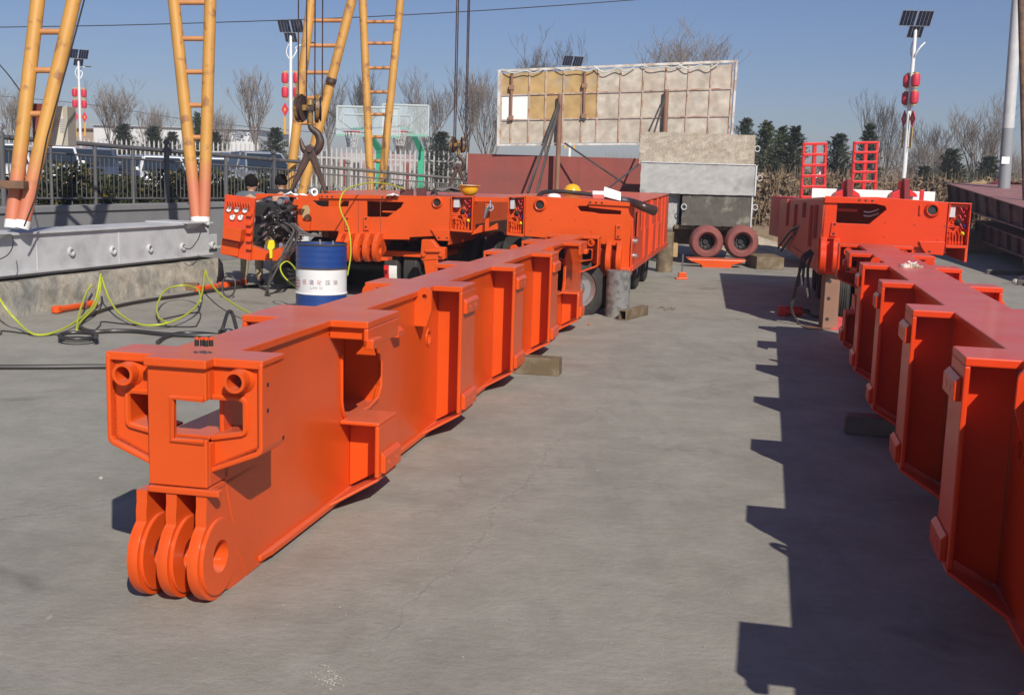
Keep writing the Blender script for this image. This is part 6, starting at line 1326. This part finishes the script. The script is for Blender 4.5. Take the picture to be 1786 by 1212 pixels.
hang([(350, 525, 13.0), (345, 505, 13.6), (320, 498, 14.0), (290, 505, 13.7), (275, 530, 12.9), (276, 552, 12.2), (290, 562, 11.9)], .011, YHOSE, 'yellow-green hose hoop resting on the yard')
hang([(358, 470, 15), (366, 492, 14.4), (390, 518, 13.3), (430, 543, 12.4), (470, 556, 12)], .011, YHOSE, 'yellow-green hose running from the plinth to behind the left beam')
hang([(560, 560, 12.6), (540, 520, 13.2), (515, 500, 13.5), (495, 482, 13.6), (489, 465, 13.7), (500, 456, 13.75), (512, 465, 13.6), (519, 480, 13.3)], .009, YHOSE, 'yellow hose looping beside the left side of the oil drum')
hang([(606, 480, 13.3), (612, 440, 13.7), (608, 400, 13.9), (595, 370, 14.1), (593, 350, 14.2), (605, 330, 14.4), (640, 320, 15), (680, 322, 15.6), (720, 336, 16.2)], .0085, YHOSE, 'yellow hose arching over the front of the left trailer above the drum')
t_ = M(); c_ = P(399, 499, 14.6); t_.tube([c_+Vector((.085*math.cos(i*.3)-.0, .03*math.sin(i*.3), .135*math.sin(i*.3))) for i in range(23)], .011, 8); tag(t_.build('hose_ring', HOSE, at=c_, smooth=True), 'black hose ring standing upright beside the plinth end', 'hose ring')
def ocyl(a, b, label):
    p, q = G0(*a, .045), G0(*b, .045); r_ = root('hydraulic_cylinder', G0(*a), label, 'hydraulic cylinder', None); d_ = (q-p).normalized()
    t_ = M(); t_.cyl(p, q, .036, n=16); t_.build('barrel', ORANGE, r_, smooth=True)
    for c_, k in ((p, -1), (q, 1)): t_ = M(); t_.cyl(c_-Vector((0, 0, .03)), c_+Vector((0, 0, .03)), .05, n=16); t_.cyl(c_-d_*.02, c_+d_*.06*-k, .047, n=16); t_.build('end_eye', ORANGE, r_, smooth=True)
    t_ = M(); t_.cyl(p.lerp(q, .7), p.lerp(q, .74), .04, n=16); t_.build('band', STEEL, r_, smooth=True)
ocyl((98, 540), (163, 530), 'orange hydraulic cylinder lying at the foot of the plinth')
ocyl((346, 504), (388, 497), 'left of two orange hydraulic cylinders by the plinth end'); ocyl((392, 497), (424, 492), 'right orange hydraulic cylinder at the trouser legs of the man')
t_ = M(); c_ = G0(333, 507); t_.box(c_+Vector((-.1, 0, 0)), c_+Vector((.09, .1, .1))); tag(t_.build('timber_offcut', RUST, at=c_, bev=.006), 'brown block leaning against the plinth left of the cylinders', 'block')
def pebble(x, y, s_, seed, label, mt=None):
    c_ = G0(x, y); rs = random.Random(seed); t_ = M(); t_.lathe([(0, 0), (s_*.8, s_*.1), (s_, s_*.5), (s_*.7, s_*1.1), (0, s_*1.3)], c_, n=9); 
    for v in t_.v: v += Vector((rs.uniform(-1, 1), rs.uniform(-1, 1), rs.uniform(-.5, 1)))*s_*.12
    o = t_.build('stone', mt or mat('pale_stone', (.38, .36, .32), .9), at=c_); tag(o, label, 'stone')
pebble(176, 836, .014, 1, 'single pale pebble on the yard left of the near beam end')
pebble(1783, 492, .09, 2, 'pale rock on the yard at the right edge'); pebble(1770, 494, .06, 3, 'smaller pale rock just left of the one at the right edge')
rs = random.Random(77); t_ = M()
for k in range(420):
    x = rs.uniform(300, 1280); y = 1212-rs.random()**.6*640
    if k > 330: x = 575+rs.gauss(0, 14); y = 1180+rs.gauss(0, 9)
    elif k > 250: x = 990+rs.gauss(0, 30); y = 705+rs.gauss(0, 5)
    c_ = G0(x, y); s_ = rs.uniform(.0015, .005)*(1.3 if k > 330 else 1)
    t_.lathe([(0, 0), (s_, s_*.3), (s_*.7, s_*.9), (0, s_)], c_, n=5)
tag(t_.build('grit', mat('grit', (.30, .28, .25), .9, var=.3, vscale=60)), kind='stuff')
c_ = G0(1165, 540); t_ = M(); rs = random.Random(6)
for k in range(26): a_ = c_+Vector((rs.gauss(0, .06), rs.gauss(0, .09), .006)); t_.tube([a_, a_+Vector((rs.uniform(-.05, .05), rs.uniform(-.05, .05), .015))], .003, 4)
tag(t_.build('dry_leaves', OLIVE, at=c_), 'small patch of dead leaves on the yard behind the tube offcut', 'leaves')
pebble(1027, 563+4, .02, 9, 'small reddish clod on the yard beyond the left beam', mat('red_clod', (.35, .14, .08), .9))

# ------------------------------------------------------------------ people behind the left trailer
def person(label, loc, yaw, H, top_mt, leg_mt, pose='stand'):
    r_ = root('person', (0, 0, 0), label, 'person', None)
    k = H/1.72; J = {'pel': (0, 0, .93), 'chest': (0, -.03, 1.25), 'neck': (0, .0, 1.44), 'head': (0, .03, 1.58), 'hl': (-.10, 0, .88), 'hr': (.10, 0, .88), 'kl': (-.11, .04, .48), 'kr': (.12, .03, .48), 'al': (-.12, -.01, .09), 'ar': (.13, -.02, .09), 'tl': (-.13, .15, .03), 'tr': (.14, .14, .03), 'sl': (-.19, 0, 1.38), 'sr': (.19, 0, 1.38), 'el': (-.25, .08, 1.12), 'er': (.25, .1, 1.12), 'wl': (-.16, .28, 1.02), 'wr': (.17, .3, 1.04)}
    rad = {'pel': .14, 'chest': .15, 'neck': .055, 'head': .085, 'hl': .095, 'hr': .095, 'kl': .065, 'kr': .065, 'al': .045, 'ar': .045, 'tl': .035, 'tr': .035, 'sl': .07, 'sr': .07, 'el': .05, 'er': .05, 'wl': .033, 'wr': .033}
    def skin(name, bones, mt, parent, inf=1.0, rt='pel', fingers=False):
        names = []
        for a, b in bones:
            for n_ in (a, b):
                if n_ not in names: names.append(n_)
        me = bpy.data.meshes.new(name); V = [tuple(Vector(J[n_])*k) for n_ in names]; me.from_pydata(V, [(names.index(a), names.index(b)) for a, b in bones], [])
        o = bpy.data.objects.new(name, me); COL.objects.link(o); o.parent = parent; me.materials.append(mt); WL[o.name] = Vector((0, 0, 0))
        sk = o.modifiers.new('skin', 'SKIN'); sk.use_smooth_shade = True
        for i, n_ in enumerate(names): me.skin_vertices[0].data[i].radius = (rad[n_]*k*inf,)*2; me.skin_vertices[0].data[i].use_root = n_ == rt
        o.modifiers.new('sub', 'SUBSURF').levels = 2; o.modifiers['sub'].render_levels = 2; return o
    for s, w_ in (('l', -1), ('r', 1)):
        W = Vector(J['w'+s])
        for q, (dx, L_) in enumerate(((-.03, .075), (-.01, .085), (.01, .08), (.028, .065))):
            J[f'f{s}{q}a'] = tuple(W+Vector((dx, .05, -.01))); J[f'f{s}{q}b'] = tuple(W+Vector((dx*1.2, .05+L_*.6, -.02))); J[f'f{s}{q}c'] = tuple(W+Vector((dx*1.2, .05+L_*.9, -.05)))
            rad[f'f{s}{q}a'] = .011; rad[f'f{s}{q}b'] = .009; rad[f'f{s}{q}c'] = .008
        J[f't{s}a'] = tuple(W+Vector((-w_*.045, .045, -.01))); J[f't{s}b'] = tuple(W+Vector((-w_*.055, .085, -.03))); rad[f't{s}a'] = .012; rad[f't{s}b'] = .009
    bones = [('pel', 'chest'), ('chest', 'neck'), ('neck', 'head'), ('pel', 'hl'), ('hl', 'kl'), ('kl', 'al'), ('al', 'tl'), ('pel', 'hr'), ('hr', 'kr'), ('kr', 'ar'), ('ar', 'tr'), ('chest', 'sl'), ('sl', 'el'), ('el', 'wl'), ('chest', 'sr'), ('sr', 'er'), ('er', 'wr')]
    for s in 'lr':
        for q in range(4): bones += [('w'+s, f'f{s}{q}a'), (f'f{s}{q}a', f'f{s}{q}b'), (f'f{s}{q}b', f'f{s}{q}c')]
        bones += [('w'+s, f't{s}a'), (f't{s}a', f't{s}b')]
    body = skin('body', bones, SKIN, r_, .93)
    skin('jacket', [('pel', 'chest'), ('chest', 'neck'), ('chest', 'sl'), ('sl', 'el'), ('el', 'wl'), ('chest', 'sr'), ('sr', 'er'), ('er', 'wr')], top_mt, r_, 1.22, 'pel')
    skin('trousers', [('pel', 'hl'), ('hl', 'kl'), ('kl', 'al'), ('pel', 'hr'), ('hr', 'kr'), ('kr', 'ar')], leg_mt, r_, 1.25, 'pel')
    skin('shoe', [('al', 'tl')], DARK, r_, 1.35, 'al'); skin('shoe', [('ar', 'tr')], DARK, r_, 1.35, 'ar')
    hd = Vector(J['head'])*k; t_ = M(); t_.lathe([(0, -.11), (.05, -.1), (.078, -.05), (.086, .02), (.08, .07), (.05, .11), (0, .12)], hd, n=20)
    for v in t_.v: v.y = hd.y+(v.y-hd.y)*1.12
    t_.build('face', SKIN, body, smooth=True)
    t_ = M(); t_.lathe([(.06, -.06), (.088, -.03), (.093, .02), (.085, .07), (.055, .115), (.02, .128), (0, .13)], hd+Vector((0, -.014, .005)), (0, -.25, 1), 20)
    for v in t_.v: v += Vector((random.uniform(-1, 1), random.uniform(-1, 1), random.uniform(-1, 1)))*.006
    t_.build('hair', HAIR, r_, smooth=True)
    for s in (-1, 1): t_ = M(); t_.lathe([(0, -.012), (.02, -.008), (.022, .006), (0, .012)], hd+Vector((s*.09, .02, -.01)), (s, 0, 0), 10); t_.build('ear', SKIN, body, smooth=True)
    t_ = M(); t_.lathe([(0, .03), (.012, 0), (.014, -.02), (0, -.028)], hd+Vector((0, .1, -.005)), n=8); t_.build('nose', SKIN, body, smooth=True)
    for s in (-1, 1): t_ = M(); t_.lathe([(0, -.006), (.009, 0), (0, .006)], hd+Vector((s*.032, .088, .02)), (0, 1, 0), 8); t_.build('eye', INKB, body, smooth=True)
    t_ = M(); t_.box(hd+Vector((-.022, .088, -.052)), hd+Vector((.022, .094, -.044))); t_.build('mouth', mat('lips', (.35, .13, .11), .6), body)
    r_.location = loc; r_.rotation_euler = (0, 0, R_(yaw)); return r_
pf = G0(434, 497); person('black-haired person in grey-blue jacket and khaki trousers behind the gauge panel', (pf.x+.02, pf.y+.08, 0), -5, 1.56, JACKET, KHAKI)
p2 = P(490, 322, 18.3); person('black-haired person behind the engine bay, only the head showing', (p2.x, p2.y, 0), 10, 1.56, DARK if False else mat('black_cloth', (.02, .02, .022), .85), mat('dark_trousers', (.03, .03, .035), .85))

# ------------------------------------------------------------------ thin winter haze
hz = bpy.data.materials.new('haze'); hz.use_nodes = True; hn = hz.node_tree; hn.nodes.clear()
ho = hn.nodes.new('ShaderNodeOutputMaterial'); hv = hn.nodes.new('ShaderNodeVolumePrincipled'); hv.inputs['Color'].default_value = (.86, .9, .97, 1); hv.inputs['Density'].default_value = .0016; hv.inputs['Anisotropy'].default_value = .3
hn.links.new(hv.outputs[0], ho.inputs['Volume'])
t_ = M(); t_.box((-75, -25, -1), (75, 125, 24)); tag(t_.build('haze', hz), kind='stuff')
